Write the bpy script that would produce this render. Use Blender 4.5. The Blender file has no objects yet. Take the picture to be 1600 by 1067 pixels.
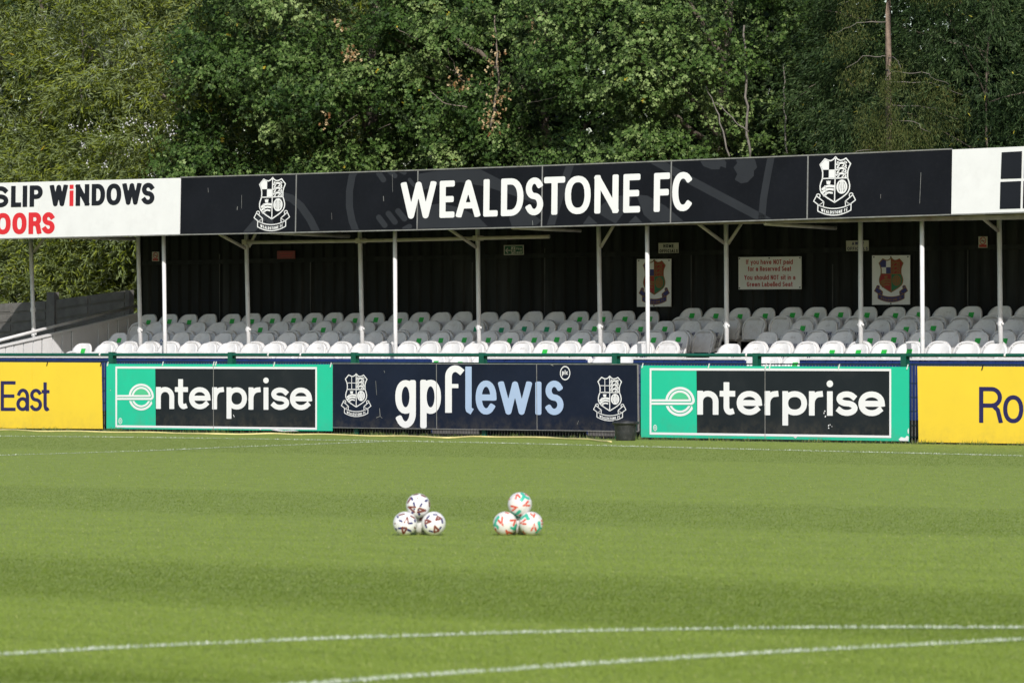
import bpy, math, random
import numpy as np
from math import radians as R, sin, cos, pi, sqrt
from mathutils import Vector, Matrix, noise as mnoise

SC = bpy.context.scene
COL = SC.collection
random.seed(7)
rng = np.random.default_rng(7)

# ------------------------------------------------------------------ camera, sky, sun, exposure
HC = 1.74                                   # camera height over the pitch
cam = bpy.data.cameras.new('camera')
cam.lens = 200; cam.sensor_width = 36; cam.clip_start = 1; cam.clip_end = 2000
cam.dof.use_dof = True; cam.dof.focus_distance = 103; cam.dof.aperture_fstop = 7.0
camo = bpy.data.objects.new('camera', cam); COL.objects.link(camo)
camo.location = (0, 0, HC); camo.rotation_euler = (R(90), 0, 0)
SC.camera = camo

SUN_EL, SUN_AZ = R(33.0), R(4.0)            # sun behind the camera, a little to its right
W = bpy.data.worlds.new('World'); SC.world = W; W.use_nodes = True
nt = W.node_tree; nt.nodes.clear()
sky = nt.nodes.new('ShaderNodeTexSky'); sky.sky_type = 'NISHITA'; sky.sun_disc = False
sky.sun_elevation = SUN_EL; sky.sun_rotation = pi - SUN_AZ; sky.altitude = 50
sky.air_density = 1.0; sky.dust_density = 1.2; sky.ozone_density = 1.0
bg = nt.nodes.new('ShaderNodeBackground'); bg.inputs[1].default_value = 0.122
wo = nt.nodes.new('ShaderNodeOutputWorld')
nt.links.new(sky.outputs[0], bg.inputs[0]); nt.links.new(bg.outputs[0], wo.inputs[0])
sl = bpy.data.lights.new('sun', 'SUN'); sl.energy = 3.9; sl.angle = R(0.53); sl.color = (1.0, 0.952, 0.925)
so = bpy.data.objects.new('sun', sl); COL.objects.link(so)
to_sun = Vector((sin(SUN_AZ) * cos(SUN_EL), -cos(SUN_AZ) * cos(SUN_EL), sin(SUN_EL)))
so.rotation_euler = to_sun.to_track_quat('Z', 'Y').to_euler(); so.location = to_sun * 200
SC.view_settings.view_transform = 'Standard'; SC.view_settings.look = 'None'
SC.view_settings.exposure = 0.05; SC.view_settings.gamma = 1; SC.view_settings.use_curve_mapping = False
SC.cycles.max_bounces = 6; SC.cycles.diffuse_bounces = 3; SC.cycles.transmission_bounces = 3

# ------------------------------------------------------------------ site frame: s along the fence, v back from it, z up
FP, CX, CY, D0 = 8888.9, 800.0, 533.5, 104.0
UX, UY = 0.7373, -0.6756
VX, VY = 0.6756, 0.7373
TH = math.atan2(UY, UX)

def P(s, v, z=0.0):
    return Vector((UX * s + VX * v, D0 + UY * s + VY * v, z))

def on_v(x, y, v):
    """photo point -> (s, z) on the upright plane at distance v behind the fence"""
    a = (np.asarray(x, float) - CX) / FP
    s = (a * (D0 + VY * v) - VX * v) / (UX - a * UY)
    Y = D0 + VY * v + UY * s
    return s, HC - (np.asarray(y, float) - CY) / FP * Y

def on_s(x, y, s):
    a = (x - CX) / FP
    v = (a * (D0 + UY * s) - UX * s) / (VX - a * VY)
    Y = D0 + VY * v + UY * s
    return v, HC - (y - CY) / FP * Y

def on_ground(x, y, z=0.0):
    Y = FP * (HC - z) / (y - CY)
    return (x - CX) / FP * Y, Y

def sv_of(X, Y):
    return UX * X + UY * (Y - D0), VX * X + VY * (Y - D0)

def lin(r, g, b):
    f = lambda c: (c / 255 / 12.92) if c <= 10 else ((c / 255 + 0.055) / 1.055) ** 2.4
    return (f(r), f(g), f(b))

# ------------------------------------------------------------------ materials
def mud(m, amt=.5, z0=.04, z1=.42):
    t = m.node_tree; N = t.nodes; L = t.links; b = N['Principled BSDF']
    src = b.inputs['Base Color'].links[0].from_socket
    g = N.new('ShaderNodeNewGeometry'); sx = N.new('ShaderNodeSeparateXYZ'); L.new(g.outputs['Position'], sx.inputs[0])
    r = N.new('ShaderNodeMapRange'); r.inputs[1].default_value = z1; r.inputs[2].default_value = z0; r.inputs[3].default_value = 0; r.inputs[4].default_value = 1
    L.new(sx.outputs['Z'], r.inputs[0])
    n = N.new('ShaderNodeTexNoise'); n.inputs['Scale'].default_value = 5; n.inputs['Detail'].default_value = 9; n.inputs['Roughness'].default_value = .75; L.new(g.outputs['Position'], n.inputs['Vector'])
    r2 = N.new('ShaderNodeMapRange'); r2.inputs[1].default_value = .42; r2.inputs[2].default_value = .72; L.new(n.outputs[0], r2.inputs[0])
    mu = N.new('ShaderNodeMath'); mu.operation = 'MULTIPLY'; L.new(r.outputs[0], mu.inputs[0]); L.new(r2.outputs[0], mu.inputs[1])
    m3 = N.new('ShaderNodeMath'); m3.operation = 'MULTIPLY'; m3.inputs[1].default_value = amt; L.new(mu.outputs[0], m3.inputs[0])
    mx = N.new('ShaderNodeMix'); mx.data_type = 'RGBA'; L.new(m3.outputs[0], mx.inputs[0]); L.new(src, mx.inputs[6]); mx.inputs[7].default_value = (.20, .17, .11, 1)
    L.new(mx.outputs[2], b.inputs['Base Color'])

def mat(name, col, rough=0.5, var=0.12, scale=6.0, dirt=None, dirt_amt=0.0, dirt_scale=2.5, bump=0.0, bscale=40.0, metal=0.0, spec=0.5, stretch=None):
    m = bpy.data.materials.new(name); m.use_nodes = True
    t = m.node_tree; N = t.nodes; L = t.links; b = N['Principled BSDF']
    b.inputs['Roughness'].default_value = rough; b.inputs['Metallic'].default_value = metal
    b.inputs['Specular IOR Level'].default_value = spec
    g = N.new('ShaderNodeNewGeometry'); src = g.outputs['Position']
    if stretch:
        mp = N.new('ShaderNodeMapping'); mp.inputs['Scale'].default_value = stretch
        L.new(src, mp.inputs[0]); src = mp.outputs[0]
    n = N.new('ShaderNodeTexNoise'); n.inputs['Scale'].default_value = scale; n.inputs['Detail'].default_value = 5
    L.new(src, n.inputs['Vector'])
    r = N.new('ShaderNodeMapRange'); r.inputs[1].default_value = 0.3; r.inputs[2].default_value = 0.7
    r.inputs[3].default_value = 1 - var; r.inputs[4].default_value = 1 + var * 0.6
    L.new(n.outputs[0], r.inputs[0])
    mx = N.new('ShaderNodeMix'); mx.data_type = 'RGBA'; mx.blend_type = 'MULTIPLY'; mx.inputs[0].default_value = 1
    mx.inputs[6].default_value = (*col, 1); L.new(r.outputs[0], mx.inputs[7])
    out = mx.outputs[2]
    if dirt:
        n2 = N.new('ShaderNodeTexNoise'); n2.inputs['Scale'].default_value = dirt_scale; n2.inputs['Detail'].default_value = 8
        n2.inputs['Roughness'].default_value = 0.7
        L.new(src, n2.inputs['Vector'])
        r2 = N.new('ShaderNodeMapRange'); r2.inputs[1].default_value = 0.5; r2.inputs[2].default_value = 0.75
        r2.inputs[3].default_value = 0; r2.inputs[4].default_value = dirt_amt
        L.new(n2.outputs[0], r2.inputs[0])
        m2 = N.new('ShaderNodeMix'); m2.data_type = 'RGBA'
        L.new(r2.outputs[0], m2.inputs[0]); L.new(out, m2.inputs[6]); m2.inputs[7].default_value = (*dirt, 1)
        out = m2.outputs[2]
    L.new(out, b.inputs['Base Color'])
    if bump:
        n3 = N.new('ShaderNodeTexNoise'); n3.inputs['Scale'].default_value = bscale; L.new(src, n3.inputs['Vector'])
        bp = N.new('ShaderNodeBump'); bp.inputs['Strength'].default_value = bump; bp.inputs['Distance'].default_value = 0.02
        L.new(n3.outputs[0], bp.inputs['Height']); L.new(bp.outputs[0], b.inputs['Normal'])
    return m

def leaf_mat(name, stops, back=None, trans=0.22, rough=0.5, spec=0.16):
    m = bpy.data.materials.new(name); m.use_nodes = True
    t = m.node_tree; N = t.nodes; L = t.links; b = N['Principled BSDF']
    b.inputs['Roughness'].default_value = rough; b.inputs['Specular IOR Level'].default_value = spec
    a = N.new('ShaderNodeAttribute'); a.attribute_name = 'tint'
    cr = N.new('ShaderNodeValToRGB')
    el = cr.color_ramp.elements
    while len(el) < len(stops): el.new(0.5)
    for e, (p, c) in zip(el, stops): e.position = p; e.color = (*c, 1)
    L.new(a.outputs['Fac'], cr.inputs[0]); out = cr.outputs[0]
    if back:
        g = N.new('ShaderNodeNewGeometry'); mx = N.new('ShaderNodeMix'); mx.data_type = 'RGBA'
        L.new(g.outputs['Backfacing'], mx.inputs[0]); L.new(out, mx.inputs[6]); mx.inputs[7].default_value = (*back, 1); out = mx.outputs[2]
    L.new(out, b.inputs['Base Color'])
    tr = N.new('ShaderNodeBsdfTranslucent'); L.new(out, tr.inputs[0])
    ms = N.new('ShaderNodeMixShader'); ms.inputs[0].default_value = trans
    L.new(b.outputs[0], ms.inputs[1]); L.new(tr.outputs[0], ms.inputs[2])
    L.new(ms.outputs[0], N['Material Output'].inputs['Surface'])
    return m

K = 0.86
def c8(r, g, b, k=K):
    return tuple(c * k for c in lin(r, g, b))

GRIME = (0.16, 0.14, 0.11)
M = {}
M['white_sign'] = mat('white sign print', (0.80, 0.80, 0.79), 0.35, 0.03, 3, GRIME, 0.10)
M['white_ink'] = mat('white lettering vinyl', (0.83, 0.83, 0.82), 0.4, 0.03, 3)
M['black_sign'] = mat('black sign print', (0.0085, 0.0092, 0.0125), 0.5, 0.25, 1.2, (0.07, 0.07, 0.075), 0.06, 14, spec=.12)
M['ghost'] = mat('charcoal ghost print', (0.030, 0.0325, 0.038), 0.5, 0.10, 2, spec=.12)
M['dark_ink'] = mat('near black lettering', (0.013, 0.014, 0.019), 0.45, 0.1, 3, spec=.2)
M['red_ink'] = mat('red lettering', c8(232, 44, 52), 0.4, 0.05, 3)
M['green_board'] = mat('green board print', c8(38, 216, 170, .80), 0.35, 0.05, 1.5, GRIME, 0.10)
M['pale_green'] = mat('pale green board print', c8(95, 218, 160, .80), 0.35, 0.05, 1.5)
M['charcoal_board'] = mat('charcoal board print', c8(40, 46, 50, .75), 0.5, 0.15, 1.2, (0.10, 0.09, 0.08), 0.12, 1.2, spec=.18)
M['navy_board'] = mat('navy board print', c8(30, 38, 57, .75), 0.5, 0.2, 1.2, (0.08, 0.08, 0.09), 0.06, 10, spec=.18)
M['pale_blue'] = mat('pale blue lettering', c8(188, 211, 243, .8), 0.4, 0.03, 3)
M['yellow_board'] = mat('yellow board print', c8(254, 219, 62, .90), 0.35, 0.04, 1.2, (0.5, 0.36, 0.06), 0.10)
M['navy_ink'] = mat('navy lettering', c8(42, 36, 92), 0.4, 0.05, 3)
M['alu'] = mat('aluminium trim', (0.42, 0.40, 0.38), 0.4, 0.2, 9, (0.15, 0.08, 0.05), 0.4, 4, metal=0.6)
M['post_white'] = mat('white painted steel post', (0.74, 0.74, 0.73), 0.42, 0.08, 5, (0.28, 0.22, 0.15), 0.22, 6)
M['post_cream'] = mat('cream painted steel tube', (0.50, 0.46, 0.37), 0.5, 0.12, 5, (0.20, 0.12, 0.07), 0.35, 7)
M['roof_steel'] = mat('dark roof sheet', (0.045, 0.045, 0.05), 0.6, 0.2, 2)
M['eaves'] = mat('rusting eaves steel', (0.24, 0.20, 0.15), 0.6, 0.35, 4, (0.12, 0.045, 0.02), 0.8, 3)
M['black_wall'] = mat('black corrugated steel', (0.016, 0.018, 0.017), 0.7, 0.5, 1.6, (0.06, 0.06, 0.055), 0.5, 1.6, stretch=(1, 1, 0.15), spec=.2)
M['sheet_lap'] = mat('pale sheet lap', (0.055, 0.056, 0.052), 0.7, 0.5, 3)
M['seat'] = mat('white seat plastic', (0.80, 0.80, 0.785), 0.42, 0.06, 6, (0.46, 0.41, 0.33), 0.45, 9)
M['scuff'] = mat('grey scuff mark', (0.36, 0.34, 0.31), 0.6, 0.3, 30)
M['sticker'] = mat('green sticker', c8(60, 225, 85, .62), 0.4, 0.05, 5)
M['sticker_teal'] = mat('teal green sticker', c8(30, 190, 125, .6), 0.4, 0.05, 5)
M['stencil'] = mat('navy stencil paint', c8(28, 42, 105), 0.5, 0.2, 30)
M['stencil_blue'] = mat('blue stencil paint', c8(40, 120, 190), 0.5, 0.2, 30)
M['concrete'] = mat('grey concrete', (0.155, 0.148, 0.132), 0.85, 0.25, 5, (0.07, 0.07, 0.06), 0.6, 2.2, bump=0.3)
M['dark_concrete'] = mat('dark concrete terrace', (0.16, 0.155, 0.15), 0.85, 0.25, 5, bump=0.3)
M['blue_plank'] = mat('blue painted plank', c8(34, 58, 118), 0.55, 0.25, 6, (0.012, 0.02, 0.05), 0.6, 3, stretch=(1, 1, 0.3))
M['coping'] = mat('white painted coping', (0.76, 0.75, 0.72), 0.5, 0.08, 4, (0.25, 0.24, 0.20), 0.35, 4)
M['white_plank'] = mat('white painted boarding', (0.76, 0.76, 0.75), 0.5, 0.08, 3, (0.30, 0.28, 0.24), 0.30, 3, stretch=(1, 1, 0.4))
M['rail_green'] = mat('dark green painted rail', c8(16, 92, 74), 0.4, 0.15, 6, (0.02, 0.05, 0.04), 0.4, 5)
M['wire'] = mat('weathered mesh wire', (0.20, 0.20, 0.18), 0.5, 0.3, 9)
M['wire_dark'] = mat('dark green wire', (0.012, 0.03, 0.026), 0.5, 0.2, 9)
M['clip'] = mat('white cable tie', (0.75, 0.75, 0.72), 0.4, 0.05)
M['bucket'] = mat('black rubber', (0.022, 0.024, 0.026), 0.5, 0.3, 8, (0.12, 0.12, 0.115), 0.45, 22)
M['hose'] = mat('yellow hose', c8(248, 232, 160), 0.45, 0.1, 8, (0.40, 0.36, 0.18), 0.4, 6)
M['ball'] = mat('white ball cover', (0.80, 0.79, 0.77), 0.38, 0.05, 30, (0.40, 0.38, 0.30), 0.5, 40)
M['ball_worn'] = mat('scuffed white ball cover', (0.74, 0.72, 0.68), 0.42, 0.08, 30, (0.36, 0.33, 0.25), 0.75, 38)
M['brown_mark'] = mat('brown red ball print', c8(130, 66, 54), 0.4, 0.2, 60)
M['navy_mark'] = mat('navy ball print', c8(40, 38, 110), 0.4, 0.2, 60)
M['red_mark'] = mat('red ball print', c8(222, 92, 68), 0.4, 0.1, 60)
M['teal_mark'] = mat('teal ball print', c8(66, 190, 160), 0.4, 0.1, 60)
M['crest_blue'] = mat('royal blue print', lin(46, 44, 112), 0.45, 0.05)
M['crest_red'] = mat('red print', lin(158, 26, 28), 0.45, 0.05)
M['crest_green'] = mat('green print', lin(20, 110, 70), 0.45, 0.05)
M['crest_gold'] = mat('gold print', lin(138, 96, 44), 0.45, 0.05)
M['sign_red'] = mat('dull red print', lin(176, 40, 40), 0.45, 0.06)
M['faded_red'] = mat('faded red sign', lin(128, 50, 48), 0.5, 0.15, 6)
M['exit_green'] = mat('green safety print', lin(20, 84, 62), 0.45, 0.05)
M['cream_sign'] = mat('cream sign face', (0.52, 0.50, 0.42), 0.45, 0.08, 6)
M['bark'] = mat('grey brown bark', (0.20, 0.165, 0.125), 0.85, 0.35, 9, (0.09, 0.075, 0.055), 0.6, 5, bump=0.4)
M['bark_pine'] = mat('red brown bark', (0.23, 0.17, 0.125), 0.85, 0.35, 9, (0.10, 0.065, 0.045), 0.7, 7, bump=0.4)
M['soil'] = mat('bare earth and rough turf', (0.060, 0.068, 0.030), 0.9, 0.35, 1.5, (0.10, 0.075, 0.045), 0.6, 0.8)
M['turf_base'] = mat('turf base', (0.225, 0.29, 0.044), 0.9, 0.15, 3.0)
M['line_paint'] = mat('white line paint', (0.50, 0.56, 0.42), 0.7, 0.2, 9)

for k_, a_ in (('yellow_board', .2), ('green_board', .25), ('charcoal_board', .35), ('navy_board', .35)): mud(M[k_], a_)

# ------------------------------------------------------------------ object helpers
BASE = {}

def finish(o, parent=None, label=None, cat=None, group=None, kind=None):
    if parent is not None:
        o.parent = parent
        BASE[o.name] = BASE.get(parent.name, (0, 0, 0))
    for k, val in (('label', label), ('category', cat), ('group', group), ('kind', kind)):
        if val: o[k] = val
    return o

def thing(name, label, cat, s, v, z=0.0, group=None):
    """an Empty at the thing's base, turned to the site frame"""
    o = bpy.data.objects.new(name, None); COL.objects.link(o)
    o.empty_display_size = 0.2
    o.location = P(s, v, z); o.rotation_euler = (0, 0, TH)
    BASE[o.name] = (s, v, z)
    return finish(o, None, label, cat, group)

class MB:
    """collects shapes given in (s, v, z) and links them as one mesh object"""
    def __init__(self): self.v = []; self.f = []
    def quad_prism(self, a, b):
        """two matching rings of points -> closed prism"""
        n = len(a); k = len(self.v)
        self.v += [tuple(p) for p in a] + [tuple(p) for p in b]
        self.f.append(tuple(range(k + n - 1, k - 1, -1))); self.f.append(tuple(range(k + n, k + 2 * n)))
        for i in range(n):
            j = (i + 1) % n
            self.f.append((k + i, k + j, k + n + j, k + n + i))
        return self
    def box(self, s0, s1, v0, v1, z0, z1):
        return self.quad_prism([(s0, v0, z0), (s1, v0, z0), (s1, v1, z0), (s0, v1, z0)],
                               [(s0, v0, z1), (s1, v0, z1), (s1, v1, z1), (s0, v1, z1)])
    def panel(self, c, v0, v1):
        """corners [(s,z)*4] counter-clockwise as seen from the pitch, faces at v0 (front) and v1; v may be a pair (lower, upper)"""
        f0 = v0 if isinstance(v0, tuple) else (v0, v0); f1 = v1 if isinstance(v1, tuple) else (v1, v1)
        w = (0, 0, 1, 1)
        return self.quad_prism([(c[i][0], f1[w[i]], c[i][1]) for i in range(4)][::-1], [(c[i][0], f0[w[i]], c[i][1]) for i in range(4)][::-1])
    def tube(self, path, r, n=8, caps=True):
        path = [Vector(p) for p in path]; k = len(self.v)
        up = Vector((0, 0, 1))
        for i, p in enumerate(path):
            d = (path[min(i + 1, len(path) - 1)] - path[max(i - 1, 0)]).normalized()
            a = d.cross(up)
            if a.length < 1e-3: a = d.cross(Vector((1, 0, 0)))
            a.normalize(); b = a.cross(d)
            rr = r[i] if isinstance(r, (list, tuple)) else r
            for j in range(n):
                t = 2 * pi * j / n
                self.v.append(tuple(p + a * (rr * cos(t)) + b * (rr * sin(t))))
        for i in range(len(path) - 1):
            for j in range(n):
                j2 = (j + 1) % n
                self.f.append((k + i * n + j, k + i * n + j2, k + (i + 1) * n + j2, k + (i + 1) * n + j))
        if caps:
            self.f.append(tuple(k + j for j in range(n))[::-1])
            self.f.append(tuple(k + (len(path) - 1) * n + j for j in range(n)))
        return self
    def lathe(self, c, prof, n=24):
        k = len(self.v)
        for (r, z) in prof:
            for j in range(n):
                t = 2 * pi * j / n
                self.v.append((c[0] + r * cos(t), c[1] + r * sin(t), c[2] + z))
        for i in range(len(prof) - 1):
            for j in range(n):
                j2 = (j + 1) % n
                self.f.append((k + i * n + j, k + i * n + j2, k + (i + 1) * n + j2, k + (i + 1) * n + j))
        return self
    def mesh(self, name, m, base=(0, 0, 0), smooth=False):
        me = bpy.data.meshes.new(name)
        b = base
        me.from_pydata([(p[0] - b[0], p[1] - b[1], p[2] - b[2]) for p in self.v], [], self.f)
        if m: me.materials.append(m)
        if smooth: me.polygons.foreach_set('use_smooth', [True] * len(me.polygons))
        me.update()
        return me
    def build(self, name, m, parent=None, smooth=False, **kw):
        base = BASE.get(parent.name, (0, 0, 0)) if parent is not None else (0, 0, 0)
        o = bpy.data.objects.new(name, self.mesh(name, m, base, smooth)); COL.objects.link(o)
        if parent is None:
            o.location = P(0, 0, 0); o.rotation_euler = (0, 0, TH)
        return finish(o, parent, **kw)

def np_mesh(name, verts, faces, m, tint=None, smooth=False):
    """fast mesh from arrays; faces: (n, k) of one polygon size"""
    me = bpy.data.meshes.new(name)
    verts = np.asarray(verts, np.float32); faces = np.asarray(faces, np.int32)
    nf, k = faces.shape
    me.vertices.add(len(verts)); me.vertices.foreach_set('co', verts.ravel())
    me.loops.add(nf * k); me.loops.foreach_set('vertex_index', faces.ravel())
    me.polygons.add(nf); me.polygons.foreach_set('loop_start', np.arange(0, nf * k, k, dtype=np.int32))
    if smooth: me.polygons.foreach_set('use_smooth', np.ones(nf, bool))
    if tint is not None:
        at = me.attributes.new('tint', 'FLOAT', 'POINT'); at.data.foreach_set('value', np.asarray(tint, np.float32))
    me.materials.append(m)
    me.update(calc_edges=True)
    return me

# ------------------------------------------------------------------ flat print: distance fields turned into faces
def sd_seg(X, Y, a, b, r):
    ax, ay = a; bx, by = b
    dx, dy = bx - ax, by - ay
    l2 = dx * dx + dy * dy + 1e-12
    t = np.clip(((X - ax) * dx + (Y - ay) * dy) / l2, 0, 1)
    return np.hypot(X - ax - t * dx, Y - ay - t * dy) - r

def sd_bar(X, Y, a, b, r, ea, eb, rc):
    ax, ay = a; bx, by = b
    L = math.hypot(bx - ax, by - ay) + 1e-9
    dx, dy = (bx - ax) / L, (by - ay) / L
    ax, ay, bx, by = ax - dx * ea, ay - dy * ea, bx + dx * eb, by + dy * eb
    L = L + ea + eb
    mx, my = (ax + bx) / 2, (ay + by) / 2
    p = np.abs((X - mx) * dx + (Y - my) * dy) - L / 2 + rc
    q = np.abs(-(X - mx) * dy + (Y - my) * dx) - r + rc
    return np.hypot(np.maximum(p, 0), np.maximum(q, 0)) + np.minimum(np.maximum(p, q), 0) - rc

def stroke(X, Y, pts, r, cap='s', rc=0.0, closed=False):
    pts = [p for i, p in enumerate(pts) if i == 0 or math.hypot(p[0] - pts[i - 1][0], p[1] - pts[i - 1][1]) > 1e-5]
    n = len(pts); d = None
    segs = [(pts[i], pts[i + 1]) for i in range(n - 1)] + ([(pts[-1], pts[0])] if closed else [])
    for i, (a, b) in enumerate(segs):
        if closed or cap == 'r': e = sd_seg(X, Y, a, b, r)
        else:
            first, last = i == 0, i == len(segs) - 1
            if first or last:
                e = sd_bar(X, Y, a, b, r, r if first else 0, r if last else 0, rc)
                if not (first and last):
                    e = np.minimum(e, sd_seg(X, Y, b, b, r) if first else sd_seg(X, Y, a, a, r))
            else: e = sd_seg(X, Y, a, b, r)
        d = e if d is None else np.minimum(d, e)
    return d

def sd_poly(X, Y, pts):
    d = np.full(X.shape, 1e9); ins = np.zeros(X.shape, bool)
    n = len(pts)
    for i in range(n):
        a, b = pts[i], pts[(i + 1) % n]
        d = np.minimum(d, sd_seg(X, Y, a, b, 0))
        cond = ((a[1] > Y) != (b[1] > Y)) & (X < (b[0] - a[0]) * (Y - a[1]) / (b[1] - a[1] + 1e-12) + a[0])
        ins ^= cond
    return np.where(ins, -d, d)

def field_faces(fn, x0, x1, y0, y1, h, merge=True):
    nx, ny = max(2, int((x1 - x0) / h) + 2), max(2, int((y1 - y0) / h) + 2)
    xs = np.linspace(x0, x1, nx); ys = np.linspace(y0, y1, ny)
    X, Y = np.meshgrid(xs, ys)
    F = fn(X, Y)
    I = F < 0
    S = I[:-1, :-1].astype(int) + I[:-1, 1:] + I[1:, :-1] + I[1:, 1:]
    V, Fc = [], []
    for j in range(ny - 1):
        i = 0
        row = S[j]
        if not row.any(): continue
        while i < nx - 1:
            if row[i] == 4:
                k = i
                while merge and k + 1 < nx - 1 and row[k + 1] == 4: k += 1
                b = len(V)
                V += [(xs[i], ys[j]), (xs[k + 1], ys[j]), (xs[k + 1], ys[j + 1]), (xs[i], ys[j + 1])]
                Fc.append((b, b + 1, b + 2, b + 3)); i = k + 1; continue
            if row[i]:
                c = [(i, j), (i + 1, j), (i + 1, j + 1), (i, j + 1)]; poly = []
                for q in range(4):
                    (ia, ja), (ib, jb) = c[q], c[(q + 1) % 4]
                    fa, fb = F[ja, ia], F[jb, ib]
                    if fa < 0: poly.append((xs[ia], ys[ja]))
                    if (fa < 0) != (fb < 0):
                        t = fa / (fa - fb)
                        poly.append((xs[ia] + (xs[ib] - xs[ia]) * t, ys[ja] + (ys[jb] - ys[ja]) * t))
                if len(poly) >= 3:
                    b = len(V); V += poly; Fc.append(tuple(range(b, b + len(poly))))
            i += 1
    return V, Fc

def arc(cx, cy, rx, ry, a0, a1, n=None, e=1.0):
    n = n or max(4, int(abs(a1 - a0) / 14))
    out = []
    for i in range(n + 1):
        t = R(a0 + (a1 - a0) * i / n); c, s_ = cos(t), sin(t)
        out.append((cx + rx * math.copysign(abs(c) ** e, c), cy + ry * math.copysign(abs(s_) ** e, s_)))
    return out

RING = arc(.5, .5, .5, .5, 0, 354, 24, 0.86)
BOWL = arc(.5, .5, .5, .5, 0, 354, 24, 0.92)
GL = {  # strokes in a unit box; lower case has the x-height at 1. value: (strokes, natural width / height, clip)
 'A': ([[(0, 0), (.5, 1), (1, 0)], [(.2, .28), (.8, .28)]], .68, 1), 'B': ([[(0, 0), (0, 1)], [(0, 1), (.6, 1)] + arc(.6, .76, .35, .24, 90, -90) + [(0, .52)], [(.6, .52)] + arc(.62, .26, .38, .26, 90, -90) + [(0, 0)]], .6, 0),
 'C': ([arc(.5, .5, .5, .5, 48, 312, 20, .88)], .62, 0), 'D': ([[(0, 0), (0, 1)], [(0, 1), (.4, 1)] + arc(.4, .5, .6, .5, 90, -90, 14, .9) + [(0, 0)]], .64, 0),
 'E': ([[(0, 0), (0, 1)], [(0, 1), (1, 1)], [(0, 0), (1, 0)], [(0, .5), (.9, .5)]], .52, 0), 'F': ([[(0, 0), (0, 1)], [(0, 1), (1, 1)], [(0, .5), (.9, .5)]], .5, 0),
 'G': ([arc(.5, .5, .5, .5, 48, 345, 22, .88) + [(1, .48)], [(1, .48), (.6, .48)]], .68, 0), 'H': ([[(0, 0), (0, 1)], [(1, 0), (1, 1)], [(0, .5), (1, .5)]], .62, 0),
 'I': ([[(.5, 0), (.5, 1)]], .14, 0), 'L': ([[(0, 0), (0, 1)], [(0, 0), (1, 0)]], .48, 0), 'M': ([[(0, 0), (0, 1)], [(0, 1), (.5, .2), (1, 1)], [(1, 1), (1, 0)]], .78, 1),
 'N': ([[(0, 0), (0, 1)], [(0, 1), (1, 0)], [(1, 0), (1, 1)]], .64, 1), 'O': ([('c', RING)], .7, 0), 'P': ([[(0, 0), (0, 1)], [(0, 1), (.55, 1)] + arc(.55, .73, .45, .27, 90, -90) + [(0, .46)]], .56, 0),
 'R': ([[(0, 0), (0, 1)], [(0, 1), (.55, 1)] + arc(.55, .74, .42, .26, 90, -90) + [(0, .48)], [(.5, .48), (.62, .48), (.86, .34), (1, 0)]], .6, 1),
 'S': ([arc(.5, .755, .47, .245, 28, 270, 14) + arc(.5, .255, .5, .255, 90, -152, 14)[1:]], .56, 0), 'T': ([[(0, 1), (1, 1)], [(.5, 0), (.5, 1)]], .56, 0),
 'U': ([[(0, 1), (0, .4)] + arc(.5, .4, .5, .4, 180, 360) + [(1, 1)]], .62, 0), 'W': ([[(0, 1), (.25, 0), (.5, 1), (.75, 0), (1, 1)]], .95, 1), 'Y': ([[(0, 1), (.5, .45), (.5, 0)], [(1, 1), (.5, .45)]], .62, 1),
 'a': ([arc(.5, .66, .45, .34, 155, 0) + [(.95, 0)], ('c', arc(.46, .28, .46, .28, 0, 345, 16))], .85, 0), 'b': ([[(0, 0), (0, 1.42)], ('c', BOWL)], .9, 0),
 'c': ([arc(.5, .5, .5, .5, 45, 315, 18)], .8, 0), 'd': ([[(1, 0), (1, 1.42)], ('c', BOWL)], .9, 0), 'e': ([[(.04, .5), (.9, .5)], arc(.5, .5, .5, .5, 0, 318, 22, .95)], .88, 0),
 'f': ([[(.34, 0), (.34, 1.1)] + arc(.74, 1.1, .4, .32, 180, 60), [(0, .95), (.9, .95)]], .52, 0), 'g': ([('c', BOWL), [(1, 1), (1, -.08)] + arc(.5, -.08, .5, .34, 0, -150)], .9, 0),
 'h': ([[(0, 0), (0, 1.42)], [(0, .55)] + arc(.5, .58, .5, .42, 180, 0) + [(1, 0)]], .82, 0), 'i': ([[(.5, 0), (.5, 1)], [(.5, 1.42), (.5, 1.43)]], .2, 0), 'j': ([[(.5, 0), (.5, 1)]], .2, 0),
 'l': ([[(.5, 0), (.5, 1.42)]], .2, 0), 'n': ([[(0, 0), (0, 1)], [(0, .55)] + arc(.5, .58, .5, .42, 180, 0) + [(1, 0)]], .82, 0), 'o': ([('c', BOWL)], .9, 0),
 'p': ([[(0, -.42), (0, 1)], ('c', BOWL)], .9, 0), 'r': ([[(0, 0), (0, 1)], [(0, .5)] + arc(.85, .5, .85, .5, 180, 88)], .5, 0), 's': ([arc(.5, .755, .46, .245, 28, 270, 14) + arc(.5, .255, .5, .255, 90, -152, 14)[1:]], .72, 0),
 't': ([[(.38, 1.36), (.38, .28)] + arc(.72, .28, .34, .28, 180, 290), [(0, 1), (.95, 1)]], .55, 0), 'u': ([[(0, 1), (0, .42)] + arc(.5, .42, .5, .42, 180, 360), [(1, 1), (1, 0)]], .82, 0),
 'v': ([[(0, 1), (.5, 0), (1, 1)]], .84, 1), 'w': ([[(0, 1), (.26, 0), (.5, 1), (.74, 0), (1, 1)]], 1.2, 1), 'x': ([[(0, 1), (1, 0)], [(0, 0), (1, 1)]], .8, 1), 'y': ([[(0, 1), (.5, .02)], [(1, 1), (.32, -.42)]], .84, 0),
}

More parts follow.
